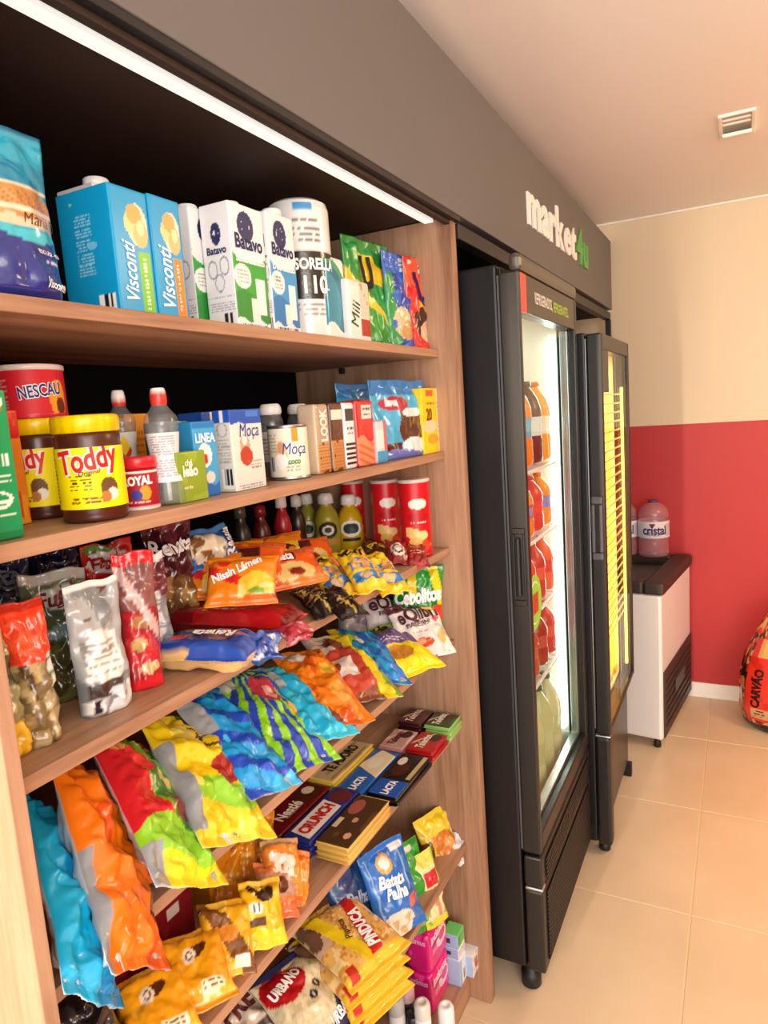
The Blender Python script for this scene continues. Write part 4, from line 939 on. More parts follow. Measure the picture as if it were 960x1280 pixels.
pack('spaghetti_pack', 'royal blue spaghetti pack with white lettering lying at the shelf edge', 'pasta', mid, R, ln, .092, .042, ['#1d3f94', ('r', .3, .3, .8, .72, '#14285f'), ('e', .25, .34, .09, .12, '#d8324a'), ('r', 0, 0, 1, .1, '#e0b87a'), ('r', .88, 0, 1, 1, '#3a5fb8'), ('n', 3, 2, .68, '#2a52b0')], [('Renata', .55, .52, .46, 180, '#ffffff', 1.25, .04)], G3, back='#e0b87a', seed=52, oz=False, mat='film', pinch=.03, crimp=.006, wr=.45, boxy=True)
pk = thing('pasta_wrapper_end', 'crumpled blue and clear wrapper end beside the blue spaghetti pack', 'wrapper', on(328, 808, 2, z3+.02), 0, G3, frame((.3, -.3, .85), (.7, .6, 0)))
bag('wrapper', pk, .055, .05, .03, ['#1f3d90', ('n', 3, 4, .6, '#6a82bc'), ('n', 5, 5, .74, '#d0d6e4')], '#24459a', seed=53, oz=False, mat='film', wr=1.4, crimp=.004)
for k, (px, py, lb) in enumerate(((395, 752, 'black biscuit pack with gold print lying beside the yellow packs'), (425, 753, 'black biscuit pack nearest the edge below the yellow packs'))):
    A = on(px, py, 2, z3+.016)
    pack('biscuit_pack', lb, 'biscuits', A, frame((.1, -.15, .98), (-.75, .55, 0)), .052, .13, .026, ['#171416', ('d', 30, .6, .04, '#c9a24a'), ('n', 4, 6, .7, '#3a3438'), ('x', .2, .3, .8, .5, 3, '#b89a5a')], (), G3, back='#100e10', seed=55+k, oz=False, mat='film', crimp=.008)
ye = ['#f4c81f', ('r', .12, .42, .9, .62, '#2a78c0'), ('e', .32, .52, .16, .1, '#e2b878'), ('e', .68, .52, .16, .1, '#d89a5a'), ('n', 4, 5, .68, '#f8e04a'), ('r', .1, .18, .9, .36, '#2f80c4'), ('e', .5, .27, .22, .08, '#e8c890')]
for k, (px, py, zz, up, lb, tx) in enumerate(((412, 722, .03, (-.8, .5, .2), 'yellow biscuit pack with black letters lying beside the noodles', 'PETIT'), (450, 712, .045, (-.75, .6, .2), 'yellow biscuit pack with blue cookie pictures on top of the heap', 'PETIT'), (478, 716, .02, (-.7, .6, .1), 'yellow biscuit pack with a crumpled end at the shelf edge', ''))):
    A = on(px, py, 2, z3+zz)
    pack('biscuit_pack', lb, 'biscuits', A, frame((.25, -.25, .93), up), .062, .15, .026, ye, [(tx, .5, .82, .8, 0, '#2a1a08', 1.5, .05)] if tx else (), 'yellow biscuit packs', back='#f0c01a', seed=58+k, oz=False, mat='film', crimp=.012, wr=1.2)
for k, (px, py, zz, lb, ops, tx) in enumerate(((470, 688, .012, 'brown bread-stick pack with yellow letters before the red tubes', ['#5a2418', ('n', 4, 5, .66, '#7a3a20')], 'Pão'), (497, 690, .024, 'pack with a round white emblem lying before the red tubes', ['#8a1f24', ('e', .5, .5, .36, .3, '#efe8da'), ('a', .5, .5, .26, .22, .7, '#5a3a2a')], ''), (522, 694, .014, 'maroon pack lying at the foot of the right red tube', ['#8f1a20', ('n', 4, 5, .62, '#b83a3a'), ('x', .2, .4, .8, .6, 2, '#e8c8b8')], ''))):
    A = on(px, py, 2, z3+zz)
    pack('snack_bar', lb, 'snack', A, frame((.35, -.3, .88), (-.5, .8, .1)), .05, .085, .02, ops, [(tx, .5, .55, .8, 20, '#f4d21f', 1.2, .05)] if tx else (), G3, back='#6a1a1c', seed=62+k, oz=False, mat='film', crimp=.008)
# sauce bottles
SQ = [(0, 0), (.92, 0), (1, .02), (1, .3), (.92, .42), (.98, .55), (.8, .68), (.48, .78), (.45, .83)]
def sauce(label, bx_, by, pt, dia, body, lab, cap, rz=-55, letters=()):
    c, r, h = round_at(3, bx_, by, pt, dia)
    t = thing('sauce_bottle', label, 'bottle', c, rz, 'sauce bottles on the third shelf')
    lathe('bottle', t, [(a*r, b*h) for a, b in SQ], 'plastic', body, 28, sub=2)
    zs = np.linspace(.16, .56, 30); lp = [(np.interp(z, [p[1] for p in SQ], [p[0] for p in SQ])*r+.0007, z*h) for z in zs]
    o, S = lathe('label', t, lp, 'paper', lab, 80)
    if letters: lettering(t, S, letters, off=.001)
    lathe('cap', t, [(.47*r, .82*h), (.62*r, .825*h), (.58*r, .95*h), (.45*r, h), (0, h)], 'plastic', cap, 24)
rl = lambda bgc, c: [bgc, ('e', .5, .6, .13, .34, c), ('e', .5, .6, .08, .2, '#2a2a24')]
sauce('green-yellow mustard bottle at the left of the three', 388, 690, 617, 26, '#8f8a2a', rl('#8f8a2a', '#e8e4d0'), '#eceae4')
sauce('olive mustard bottle with a dark emblem in the middle of the three', 412, 693, 616, 32, '#a0942c', ['#a0942c', ('e', .5, .6, .13, .34, '#2a2a22'), ('a', .5, .6, .08, .2, .6, '#e0dcc8'), ('r', .35, 0, .65, .22, '#c98a3a')], '#e8e6e0')
sauce('yellow mustard bottle with a white emblem beside the red tubes', 440, 689, 618, 32, '#c9a20f', ['#c9a20f', ('e', .5, .62, .15, .36, '#eceae0'), ('e', .5, .62, .11, .24, '#2a3a3a'), ('r', .38, .05, .62, .2, '#1f1f1a')], '#f2f0ea')
for k, (px, cc, cap, lb) in enumerate(((358, '#a81a1e', '#ece4e0', 'red ketchup bottle with white cap at the back of the third shelf'), (376, '#2a1a14', '#d8d4cc', 'dark brown sauce bottle with a round label beside the ketchup'), (332, '#5a1018', '#7a1a20', 'dark red sauce bottle at the back beside the ketchup'), (308, '#26241a', '#4a4a3a', 'dark preserve jar at the back of the third shelf'))):
    xx = -.93; yy = ycol(px, xx, z3); h = hrow(xx, yy, z3, 618 if k < 2 else 630); r = .021
    t = thing('sauce_bottle', lb, 'bottle', (xx, yy, z3), -55, 'sauce bottles on the third shelf')
    lathe('bottle', t, [(a*r, b*h) for a, b in SQ], 'plastic', cc, 24, sub=2)
    lathe('label', t, [(r*1.01, h*.15), (r*1.02, h*.3)], 'paper', [cc, ('e', .5, .5, .14, .45, '#d8d4c8')], 30, sub=4)
    lathe('cap', t, [(.47*r, .82*h), (.62*r, .825*h), (.58*r, .97*h), (0, h)], 'plastic', cap, 24)
# red tubes of crisps (mascot left out)
for k, (bxx, byy, pt, dia, lb) in enumerate(((522, 698, 598, 40, 'red crisp tube nearest the right panel of the third shelf'), (486, 691, 599, 36, 'red crisp tube in the middle of the three'), (467, 684, 600, 30, 'red crisp tube furthest back of the three'))):
    c, r, h = round_at(3, bxx, byy, pt, dia)
    if k == 2: c = c+np.array([-.05, .0, 0])
    t = thing('crisp_tube', lb, 'crisps', c, -52, 'red crisp tubes')
    lathe('tube', t, [(0, 0), (r*.96, 0), (r, .002), (r, .006), (r*.97, .008), (r*.97, h*.9), (r*.97, h*.96), (0, h*.96)], 'card', ['#d3151f', ('r', 0, 0, 1, .05, '#b51420'), ('e', .5, .16, .12, .1, '#e84a2a'), ('n', 10, 8, .55, '#f0c878', .36, .14, .64, .42), ('e', .53, .3, .07, .06, '#f4d48a'), ('e', .46, .22, .07, .06, '#e8b45a'), ('e', .5, .72, .1, .07, '#f3e9dc'), ('e', .5, .55, .12, .06, '#b8101a'), ('x', .42, .45, .58, .5, 1, '#f4e0d0')], 130, sub=50)
    lathe('rim', t, [(r*.97, h*.955), (r*1.02, h*.96), (r*1.02, h*.99), (r*.98, h), (0, h*.985)], 'plastic', '#d9c8c4', 36)

# ------------------------------------------------------------------ fourth shelf: leaning bags of crisps
G4 = 'crisp bags leaning in a row on the fourth shelf'
z4 = SH[4]
CY, OR = '#0fb4ea', '#f07a12'
SIL = ['#b9bec4', ('n', 3, 5, .55, '#dfe3e6'), ('n', 5, 7, .68, '#8d949c'), ('x', .2, .3, .8, .7, 12, '#8f98a2')]
chips = [
 # top px, foot px, x top, x foot, width, face, thickness, paint, letters, label
 ((62, 1015), (118, 1245), -.77, -.575, .10, 62, .045, [CY, ('r', .8, .1, 1, .95, '#8d9298'), ('n', 2, 3, .66, '#0a8fd0'), ('e', .9, .4, .1, .12, '#f0a83a')], (), 'cyan crisp bag at the left end of the fourth shelf'),
 ((95, 962), (176, 1205), -.76, -.575, .115, 62, .05, [OR, ('e', .93, .72, .1, .12, '#f4dc3a'), ('e', .9, .74, .05, .05, '#f4f0e6'), ('n', 2, 3, .68, '#e05a0c'), ('e', .85, .25, .12, .08, '#5a2a10'), ('e', .92, .42, .1, .07, '#c93a2a'), ('r', .0, .0, .08, .5, '#8d9298')], (), 'orange crisp bag with deep creases beside the cyan one'),
 ((150, 928), (242, 1103), -.775, -.58, .125, 56, .05, ['#d0202a', ('d', 20, .82, .26, '#6fae2a'), ('d', 20, .66, .08, '#3f7a2a'), ('w', .8, .08, .3, '#8fd02a'), ('w', 1.1, .05, .12, '#f4dc1f'), ('n', 9, 14, .62, '#d8c070', .52, .55, .82, .95), ('e', .62, .42, .14, .09, '#7a2a1a'), ('n', 4, 5, .7, '#e83a3a', 0, .4, .6, 1), ('r', 0, .0, .2, .22, '#9aa0a6'), ('e', .2, .86, .1, .05, '#e8a05a')], (), 'red and lime crisp bag, third from the left panel'),
 ((212, 898), (300, 1048), -.775, -.585, .13, 50, .05, ['#f2d318', ('w', .9, .06, .34, '#8fcf2a'), ('w', 1.1, .06, .2, '#e8d020'), ('a', .66, .66, .14, .07, .7, '#4a3a0a'), ('a', .5, .76, .12, .06, .7, '#6a4a10'), ('e', .62, .42, .16, .1, '#a8281f'), ('d', 35, 1.15, .12, '#7aa82a'), ('n', 4, 5, .7, '#fbe85a'), ('r', 0, .1, .14, .7, '#90969a')], (), 'yellow and lime crisp bag with a red spot, fourth in the row'),
 ((245, 868), (346, 986), -.785, -.595, .11, 50, .04, ['#149fe6', ('s', 75, 4.2, .45, '#1c4fc8'), ('r', 0, .55, .22, .9, '#9ea4a8'), ('n', 3, 4, .74, '#3fc0f4')], (), 'light and dark blue striped crisp bag'),
 ((296, 846), (388, 956), -.79, -.60, .125, 46, .045, ['#8fd61f', ('f', .55, 1.05, 22, '#2246b8', 0, 0, 1, 1), ('e', .62, .72, .2, .16, '#c43a4a'), ('e', .66, .68, .1, .08, '#e8b0a8'), ('r', 0, .82, .35, 1, '#b8beb8'), ('e', .9, .5, .1, .1, '#e8a83a')], (), 'lime green and blue sunburst crisp bag in the middle of the row'),
 ((340, 836), (418, 920), -.79, -.605, .105, 46, .04, ['#18b2e2', ('e', .85, .4, .2, .3, '#e8a23a'), ('r', 0, .6, .3, 1, '#b4bcc2'), ('n', 3, 4, .66, '#3fd0f0'), ('e', .8, .2, .12, .1, '#7a3a1a')], (), 'cyan crisp bag with an orange picture in the middle of the row'),
 ((370, 816), (434, 903), -.79, -.61, .115, 42, .045, ['#f0851a', ('n', 4, 5, .62, '#d85a12'), ('e', .7, .6, .16, .1, '#f2c84a'), ('e', .3, .85, .2, .1, '#efe6da'), ('e', .65, .3, .2, .1, '#f6a84a')], (), 'orange crisp bag, sixth from the right panel'),
 ((412, 797), (462, 873), -.79, -.62, .14, 36, .045, ['#e2d2c4', ('w', .5, .1, .55, '#c24838'), ('d', 15, .82, .1, '#e8d21f'), ('d', 15, .95, .06, '#7fae2a'), ('r', .1, .25, .5, .5, '#efe9e2'), ('n', 4, 5, .66, '#8a4a30')], (), 'cream and red crisp bag with a yellow edge'),
 ((440, 790), (480, 853), -.78, -.625, .12, 40, .04, ['#1d6fd0', ('s', 50, 4, .4, '#18a2e0'), ('r', 0, 0, .18, 1, '#e8c81f')], (), 'narrow blue crisp bag with a yellow edge'),
 ((466, 788), (518, 842), -.76, -.622, .16, (.3, -.2, .9), .04, ['#f0e010', ('w', .7, .06, .62, '#f0e010'), ('r', 0, .52, 1, 1, '#6a4a88'), ('x', .25, .56, .75, .66, 2, '#d8d0e8'), ('e', .5, .36, .22, .14, '#c98a2a'), ('n', 5, 5, .66, '#d8b020', .25, .2, .75, .5), ('r', 0, .86, 1, 1, '#8fb83a')], [('Torcida', .4, .9, .6, 6, '#2a1a10', 1.2, .04, .2)], 'purple and yellow snack bag lying near the right end'),
]
for k, (T, Bp, xt, xb, wd, n, tk, ops, lt, lb) in enumerate(chips):
    a, b = on(T[0], T[1], 0, xt), on(Bp[0], Bp[1], 0, xb)
    L = a-b; ln = np.linalg.norm(L)*1.05
    if not isinstance(n, tuple):
        e0 = L/np.linalg.norm(L); vd = CAM-(a+b)/2; e1 = vd-e0*(vd @ e0); e1 /= np.linalg.norm(e1)
        e2 = np.cross(e1, e0); e2 = e2*np.sign(e2[1])
        n = e1*math.cos(math.radians(n))+e2*math.sin(math.radians(n))
    pack('crisp_bag', lb, 'crisps', (a+b)/2, frame(n, L), wd, ln, tk, ops, lt, G4, back=SIL, seed=70+k*1.7, oz=False, wr=1.0, crimp=.012, res=.0023)
cebo = ['#1f9a3c', ('r', .05, .5, .98, .72, '#127a2e'), ('d', 25, 1.12, .08, '#f0d81f'), ('e', .62, .38, .24, .12, '#f0c84a'), ('a', .62, .38, .16, .08, .5, '#c98a1a'), ('r', .8, .3, 1, .5, '#d8402a'), ('w', 1, .03, .2, '#189038'), ('r', .3, .6, .46, .95, '#e8cc2a'), ('e', .75, .32, .12, .03, '#f4ecd8')]
loc, R, w_, h_ = standing(4, 508, 563, 711, -.638, .045, rz=-4, lean=6)
pack('crisp_bag', 'green onion ring bag with white lettering standing at the right end', 'crisps', (-.702, 1.474, z4+.002), frame((.5, -.85, .12), (0, .12, 1)), .13, .195, .045, cebo, [('Cebolitos', .5, .63, .92, 6, '#ffffff', 1.5, .05, .15)], G4, back='#168a34', seed=91, wr=.8, crimp=.01)
eq = ['#ece6e2', ('r', 0, .84, 1, 1, '#5a2a32'), ('e', .35, .22, .24, .08, '#c8502f'), ('e', .3, .24, .12, .05, '#e8a07a'), ('e', .8, .3, .1, .12, '#e0c07a'), ('x', .2, .5, .6, .6, 2, '#8a7a80'), ('e', .8, .62, .08, .05, '#c84a6a'), ('x', .25, .4, .55, .46, 1, '#a8949a')]
for k, (T, Bp, xt, xb, wd, lb, ops) in enumerate((((512, 757), (539, 820), -.715, -.64, .145, 'white baked snack bag in front of the green onion rings', eq),
        ((478, 752), (500, 800), -.80, -.715, .14, 'pale baked snack bag behind the white one', ['#d8cfd0']+eq[1:]), ((446, 766), (462, 806), -.86, -.76, .13, 'grey snack bag at the back behind the purple one', ['#9a98a0', ('r', 0, .84, 1, 1, '#4a3a44'), ('r', .3, .5, .7, .7, '#7a6a80')]))):
    a, b = on(T[0], T[1], 0, xt), on(Bp[0], Bp[1], 0, xb); L = a-b; ln = np.linalg.norm(L)*1.06
    pack('crisp_bag', lb, 'crisps', (a+b)/2, frame((.62, -.35, .6), L), wd, ln, .045, ops, [('eQlibri', .48, .73, .8, 4, '#4a2430', 1.2, .03), ('PANETINI', .42, .56, .45, 4, '#6a4a55')] if k < 2 else (), G4, back='#d0c8c8', seed=94+k, oz=False, wr=.9, crimp=.008)

# ------------------------------------------------------------------ fifth shelf: chocolate bars and filled biscuits
G5 = 'chocolate bars on the fifth shelf'
z5 = SH[5]
FLAT = frame((0, 0, 1), (-1, 0, 0))
def bars(name, label, x0, x1, y0, y1, n, ops, letters=(), edge='#c9a24a', th=.011, zb=0, jit=.004):
    """a stack of n wrapped bars lying flat; the top one carries the print"""
    rnd = random.Random(hash((round(x0*1000), round(y0*1000))) % 1000)
    for k in range(n):
        top = k == n-1
        dx, dy = (rnd.uniform(-jit, jit), rnd.uniform(-jit, jit)) if not top else (0, 0)
        M = Matrix.Identity(4)
        t = thing(name, label if top else label.split(' with ')[0]+(', second bar' if k else ', lowest bar'), 'chocolate', ((x0+x1)/2+dx, (y0+y1)/2+dy, z5+zb+th*(k+.5)+.0004*k), 0, G5, FLAT)
        o, S = rbox('wrapper', t, th-.0005, y1-y0, x1-x0, {'f': ops} if top else {}, 'film', .003, .0016, edge, (0, 0, 0), False)
        if top and letters: lettering(o, S['f'], letters)
        # crimped end fins
        for s in (-1, 1):
            fin = rbox('end_fin', t, .0012, .008, (x1-x0)*.94, {}, 'film', .0005, .01, edge, (0, s*((y1-y0)/2+.0035), 0), False)
bars('chocolate_bar', 'brown and gold hazelnut chocolate bar at the shelf edge', -.688, -.618, .955, 1.118, 3, ['#4a3320', ('e', .75, .72, .16, .2, '#a85a50'), ('e', .2, .3, .06, .1, '#e8a890'), ('e', .5, .45, .05, .08, '#d89a88'), ('r', .3, .78, .5, .92, '#d8c8a8'), ('n', 4, 3, .7, '#5f4428')], (), '#d8b25a')
bars('chocolate_bar', 'blue crisped-rice chocolate bar with big white and red lettering', -.752, -.693, .945, 1.128, 3, ['#1f2f86', ('p', [(.05, .12), (.68, .12), (.72, .88), (.09, .88)], '#f2eeea'), ('e', .84, .45, .13, .4, '#6a2a30'), ('n', 4, 3, .7, '#2f48a8', .7, 0, 1, 1)], [('CRUNCH', .38, .5, .56, 0, '#c01f24', 1.35, .05)], '#1a2a78')
bars('chocolate_bar', 'dark red milk chocolate bar behind the blue one', -.822, -.758, .94, 1.12, 3, ['#6a1018', ('e', .8, .5, .2, .4, '#4a2014'), ('e', .86, .6, .08, .2, '#e8d8c0'), ('r', .3, .3, .62, .32, '#e8c8b0')], [('Nestlé', .42, .5, .4, 0, '#f0e4dc', 1.2, .03)], '#5a0e14')
bars('chocolate_bar', 'black and blue chocolate bar at the edge in the middle group', -.688, -.618, 1.15, 1.325, 2, ['#1a1a1c', ('r', 0, 0, .34, .95, '#1f5cc0'), ('e', .6, .6, .16, .25, '#4a2418'), ('e', .8, .75, .1, .14, '#efe6da'), ('r', .4, .06, .98, .2, '#c8b88a')], [('LACTA', .17, .45, .3, 0, '#ffffff', 1.4, .05)], '#101012')
bars('chocolate_bar', 'blue and cream white chocolate bar in the middle group', -.756, -.694, 1.14, 1.32, 2, ['#2468c0', ('p', [(.36, 0), (.9, 0), (1, .7), (.55, 1)], '#efe4c4'), ('e', .68, .5, .14, .25, '#f8f2e0'), ('n', 4, 3, .72, '#3f80d4', 0, 0, .35, 1)], [('LACTA', .18, .45, .3, 0, '#ffffff', 1.4, .05)], '#1f5cb0')
bars('chocolate_bar', 'beige chocolate bar with dark capital letters at the back', -.825, -.762, 1.14, 1.32, 3, ['#c8b48a', ('r', 0, .82, 1, 1, '#e0d0a8'), ('n', 4, 4, .66, '#b09a6a'), ('r', .05, .1, .9, .2, '#a88a4a')], [('TE ADORO', .52, .55, .7, 0, '#2a2018', 1.4, .04)], '#d8b84a')
tal = lambda c, c2: [c, ('n', 4, 4, .66, c2), ('e', .75, .35, .2, .25, '#3a1a10'), ('d', 50, .95, .03, '#e8d8b0')]
bars('chocolate_bar', 'bright red chocolate bar at the edge near the right panel', -.69, -.622, 1.345, 1.438, 2, tal('#b51420', '#c82a34'), [('Talento', .48, .6, .7, 0, '#f4ece4', 1.3, .03, .2)], '#a8121c')
bars('chocolate_bar', 'green chocolate bar at the right end of the shelf edge', -.69, -.622, 1.452, 1.528, 3, tal('#1f4a28', '#2f6a38'), [('Talento', .5, .6, .8, 0, '#f4ece4', 1.3, .03, .2)], '#8fc06a')
bars('chocolate_bar', 'pale pink chocolate bar behind the red one', -.758, -.696, 1.34, 1.432, 2, tal('#c99a98', '#e0bcb8'), [('Talento', .48, .6, .7, 0, '#5a2a2a', 1.3, .03, .2)], '#b88a88')
bars('chocolate_bar', 'maroon chocolate bar in the back right corner', -.758, -.696, 1.446, 1.53, 3, tal('#4a1a1e', '#6a2a2e'), [('Talento', .5, .6, .8, 0, '#f0d8d0', 1.3, .03, .2)], '#3a1418')

GB = 'biscuit packs on the fifth shelf'
AMB = '#f2a416'
def biscuit(label, px, py, zz, n, up, w, h, t, ops, lt=(), seed=0, mat='film', wr=.9):
    pack('biscuit_pack', label, 'biscuits', on(px, py, 2, z5+zz), frame(n, up), w*.8, h*.8, t*.85, ops, lt, GB, back='#e8981a', seed=seed, oz=False, mat=mat, wr=wr*.7, crimp=.01, res=.0024, boxy=True)
bono = [AMB, ('e', .52, .62, .2, .08, '#5a2a12', 20), ('a', .42, .6, .1, .1, .5, '#f4e4c8'), ('e', .42, .6, .04, .04, '#f4e4c8'), ('r', .5, .1, .85, .24, '#f8e8c0'), ('x', .54, .12, .82, .22, 2, '#5a3a12'), ('n', 3, 4, .7, '#f8b83a'), ('r', 0, 0, 1, .05, '#d88a10')]
biscuit('amber biscuit pack with a brown swirl, nearest the left panel', 195, 1262, .045, (.25, -.2, .94), (-.8, .5, 0), .12, .14, .045, bono, seed=101)
biscuit('amber biscuit pack with a brown swirl lying right of the nearest one', 245, 1212, .05, (.28, -.2, .94), (-.75, .55, 0), .115, .14, .045, bono, seed=102)
biscuit('yellow biscuit pack with a dark cookie picture above the shelf edge', 283, 1172, .05, (.5, -.25, .82), (-.6, .6, .3), .10, .13, .04, ['#f0b01a', ('d', 40, .7, .16, '#7a4a1a'), ('e', .5, .5, .2, .12, '#d88a2a'), ('n', 4, 4, .66, '#fbd04a'), ('r', .6, .08, .9, .2, '#f4ecd8')], seed=103)
biscuit('small amber biscuit pack resting against the shelf edge', 305, 1185, .02, (.8, -.2, .5), (-.3, .7, .3), .045, .11, .03, ['#f0a81a', ('n', 4, 4, .6, '#d8901a'), ('r', .2, .3, .8, .6, '#f8d87a')], seed=104)
biscuit('yellow cookie pack with dark cookies and a barcode', 328, 1142, .045, (.6, -.3, .7), (-.5, .5, .5), .085, .12, .04, ['#f2bc1c', ('e', .55, .76, .22, .14, '#3a2012'), ('e', .3, .86, .14, .08, '#4a2a16'), ('b', .12, .48, .42, .62), ('r', 0, .3, .5, .42, '#5a3a1a'), ('n', 4, 4, .7, '#fbd85a'), ('w', 1, .05, .25, '#f4d020')], seed=105)
biscuit('orange and brown wafer pack behind the barcode pack', 345, 1112, .04, (.45, -.2, .85), (-.6, .6, .1), .085, .12, .035, ['#e8864a', ('r', 0, .3, 1, .7, '#c9a08a'), ('e', .6, .5, .2, .16, '#6a3418'), ('w', 1, .05, .25, '#f0683a'), ('x', .1, .55, .5, .65, 2, '#f0e4d8')], seed=106)
biscuit('orange pack with a white label on top of the wafer packs', 352, 1082, .055, (.55, -.25, .8), (-.55, .55, .2), .085, .11, .035, ['#f09032', ('p', [(.1, .3), (.75, .2), (.8, .6), (.15, .7)], '#f0e6d6'), ('n', 4, 4, .7, '#e8761c'), ('r', 0, .8, 1, 1, '#d8a878')], seed=107)
biscuit('orange pack hanging over the edge beside the gold bars', 372, 1098, .03, (.7, -.2, .6), (-.45, .6, .3), .05, .11, .03, ['#f0862a', ('n', 4, 4, .62, '#e06a1c'), ('r', .2, .4, .8, .6, '#f4b070')], seed=108)
for k, (px, py, xx, lb) in enumerate(((300, 1075, -.77, 'amber biscuit pack in the rear row behind the orange packs'), (285, 1100, -.77, 'amber biscuit pack in the rear row beside the amber carton'), (322, 1058, -.79, 'amber biscuit pack at the back beside the dark red chocolate bar'))):
    pack('biscuit_pack', lb, 'biscuits', on(px, py, 0, xx), frame((.6, -.5, .6), (-.5, .6, .3)), .06, .12, .035, ['#d88a14', ('n', 4, 4, .6, '#b8700e'), ('x', .2, .4, .8, .6, 2, '#f0c060')], (), GB, back='#c87c12', seed=110+k, oz=False, mat='film')
yy = ycol(262, -.78, z5)
carton('biscuit_carton', 'upright amber carton at the back of the fifth shelf', 'box', ((-.80, yy+.03, z5), .05, .06, .10), ['#c87c10', ('n', 3, 4, .66, '#b06a0c')], ['#b8720e'], '#c87c10', '#b8720e', group=GB)
for k, (y0_, y1_, lb) in enumerate(((.555, .63, 'dark red chocolate box behind the amber packs, left of two'), (.635, .715, 'dark red chocolate box behind the amber packs, right of two'))):
    carton('chocolate_box', lb, 'box', ((-.80, (y0_+y1_)/2, z5), .09, y1_-y0_, .105+.012*k), ['#6a0f18', ('r', .3, .6, .6, .75, '#b8a8a0'), ('n', 3, 4, .68, '#82141f'), ('r', .2, .1, .5, .2, '#8f3038')], ['#540c13', ('r', .4, .3, .7, .4, '#8f6a6a')], '#6a0f18', '#5a0d14', group=GB, mat='film', r=.006)
loc = on(100, 1262, 0, -.70)
pack('crisp_bag', 'black glossy snack bag in the lower left corner below the cyan bag', 'crisps', (loc[0], loc[1], z5+.07), frame((.7, -.3, .5), (-.4, 0, .8)), .09, .13, .045, ['#141216', ('n', 4, 5, .64, '#2f2c34'), ('e', .6, .4, .2, .1, '#6a5a60')], (), GB, back='#0f0e12', seed=115, oz=False, mat='film', wr=1.5)

# ------------------------------------------------------------------ sixth shelf
G6 = 'goods on the sixth shelf'
z6 = SH[6]
P6 = lambda px, py, zz: on(px, py, 2, z6+zz)
pack('rice_bag', 'rice bag with red oval emblem, cream front and navy corner', 'rice', P6(385, 1250, .06), frame((.35, -.15, .92), (-.9, .3, .25)), .155, .18, .055,
     ['#e2d4b0', ('n', 30, 30, .6, '#d4c298'), ('p', [(.55, 0), (1, 0), (1, .62), (.82, .5)], '#1a2450'), ('r', 0, 0, 1, .16, '#1a2450'), ('e', .3, .74, .3, .2, '#b5141c'), ('a', .52, .46, .05, .05, .4, '#2a3040'), ('a', .64, .54, .05, .05, .4, '#2a3040'), ('r', 0, .93, 1, 1, '#1a2450')], [('URBANO', .32, .73, .48, 12, '#ffffff', 1.5, .05), ('URBANO', .74, .2, .4, 10, '#f0f0f4', 1.4, .04)], G6, back='#1a2450', seed=121, oz=False, mat='film', wr=.7)
pack('grain_bag', 'cream grain bag with brown capital letters in front of the rice bag', 'grains', P6(300, 1276, .05), frame((.4, -.2, .9), (-.9, .3, .25)), .11, .14, .05, ['#cfc0b0', ('n', 5, 6, .66, '#b8a690'), ('r', 0, 0, 1, .3, '#5a4a40')], [('PRE', .5, .62, .6, 10, '#5a2420', 1.3, .05)], G6, back='#a89a8a', seed=122, oz=False, mat='film')
corn = ['#e0b060', ('n', 26, 26, .55, '#c98a3a'), ('n', 22, 22, .7, '#f0d090'), ('e', .14, .78, .22, .26, '#6a4a38'), ('n', 14, 14, .6, '#c8a890', 0, .5, .34, 1), ('d', 18, .50, .1, '#f0d21f'), ('p', [(.46, .05), (.62, .0), (.9, .85), (.74, .9)], '#c4201c'), ('r', 0, 0, 1, .14, '#f0c030'), ('r', .06, .06, .2, .2, '#c4301c')]
for k in range(4):
    c = P6(436, 1188, .085); c[2] = z6+.018+.0315*k; c[0] += .003*math.sin(k*2.3); c[1] += .004*math.cos(k*1.7)
    pack('popcorn_bag', ['bottom bag of the popcorn corn stack', 'second bag from the bottom of the popcorn corn stack', 'third bag of the popcorn corn stack, under the top one', 'top popcorn corn bag with red and yellow bands and white letters'][k], 'popcorn', c, frame((.12, -.05, .99), (-.95, .3, 0)), .16, .19, .03, corn, [('PINDUCA', .68, .45, .62, 74, '#ffffff', 1.5, .05), ('Pipoca', .49, .55, .3, 74, '#5a3a10', 1.1, .02)] if k == 3 else (), 'popcorn corn bags', back='#e8b848', seed=125+k, oz=False, mat='film', wr=.5, crimp=.012, boxy=True)
loc = on(490, 1112, 0, -.665)
pack('potato_stick_bag', 'bright blue shoestring potato bag with white lettering standing above the corn', 'crisps', loc, frame((.86, -.3, .36), (-.25, .12, .9)), .13, .19, .05, ['#1c72cc', ('r', .08, .3, .1, .95, '#8fc0ee'), ('r', .76, .45, .79, .95, '#8fc0ee'), ('e', .4, .82, .15, .1, '#f0b04a'), ('e', .4, .83, .1, .06, '#f4f0e6'), ('e', .32, .12, .42, .2, '#e8e2d4'), ('n', 14, 14, .52, '#c9b080', .02, 0, .62, .26), ('r', .66, .26, .92, .4, '#e0685a'), ('r', .62, .88, .95, .95, '#eef4fa')], [('Batata', .43, .64, .52, -8, '#ffffff', 1.25, .04, .1), ('Palha', .45, .5, .42, -8, '#ffffff', 1.25, .04, .1)], G6, back='#1860b0', seed=131, oz=False, wr=.7)
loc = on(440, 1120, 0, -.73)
pack('potato_stick_bag', 'shaded dark blue shoestring potato bag behind the bright blue one', 'crisps', loc, frame((.86, -.3, .36), (-.25, .12, .9)), .12, .18, .05, ['#1a3f70', ('e', .32, .12, .42, .2, '#8a8478'), ('n', 12, 12, .6, '#6a5f48', .02, 0, .62, .26)], [('Palha', .5, .5, .5, -8, '#9aa8c0', 1.2, .03)], G6, back='#16345c', seed=132, oz=False, wr=.7)  # blue bag's print in dimmed colours, shade painted in
loc = on(513, 1110, 0, -.69)
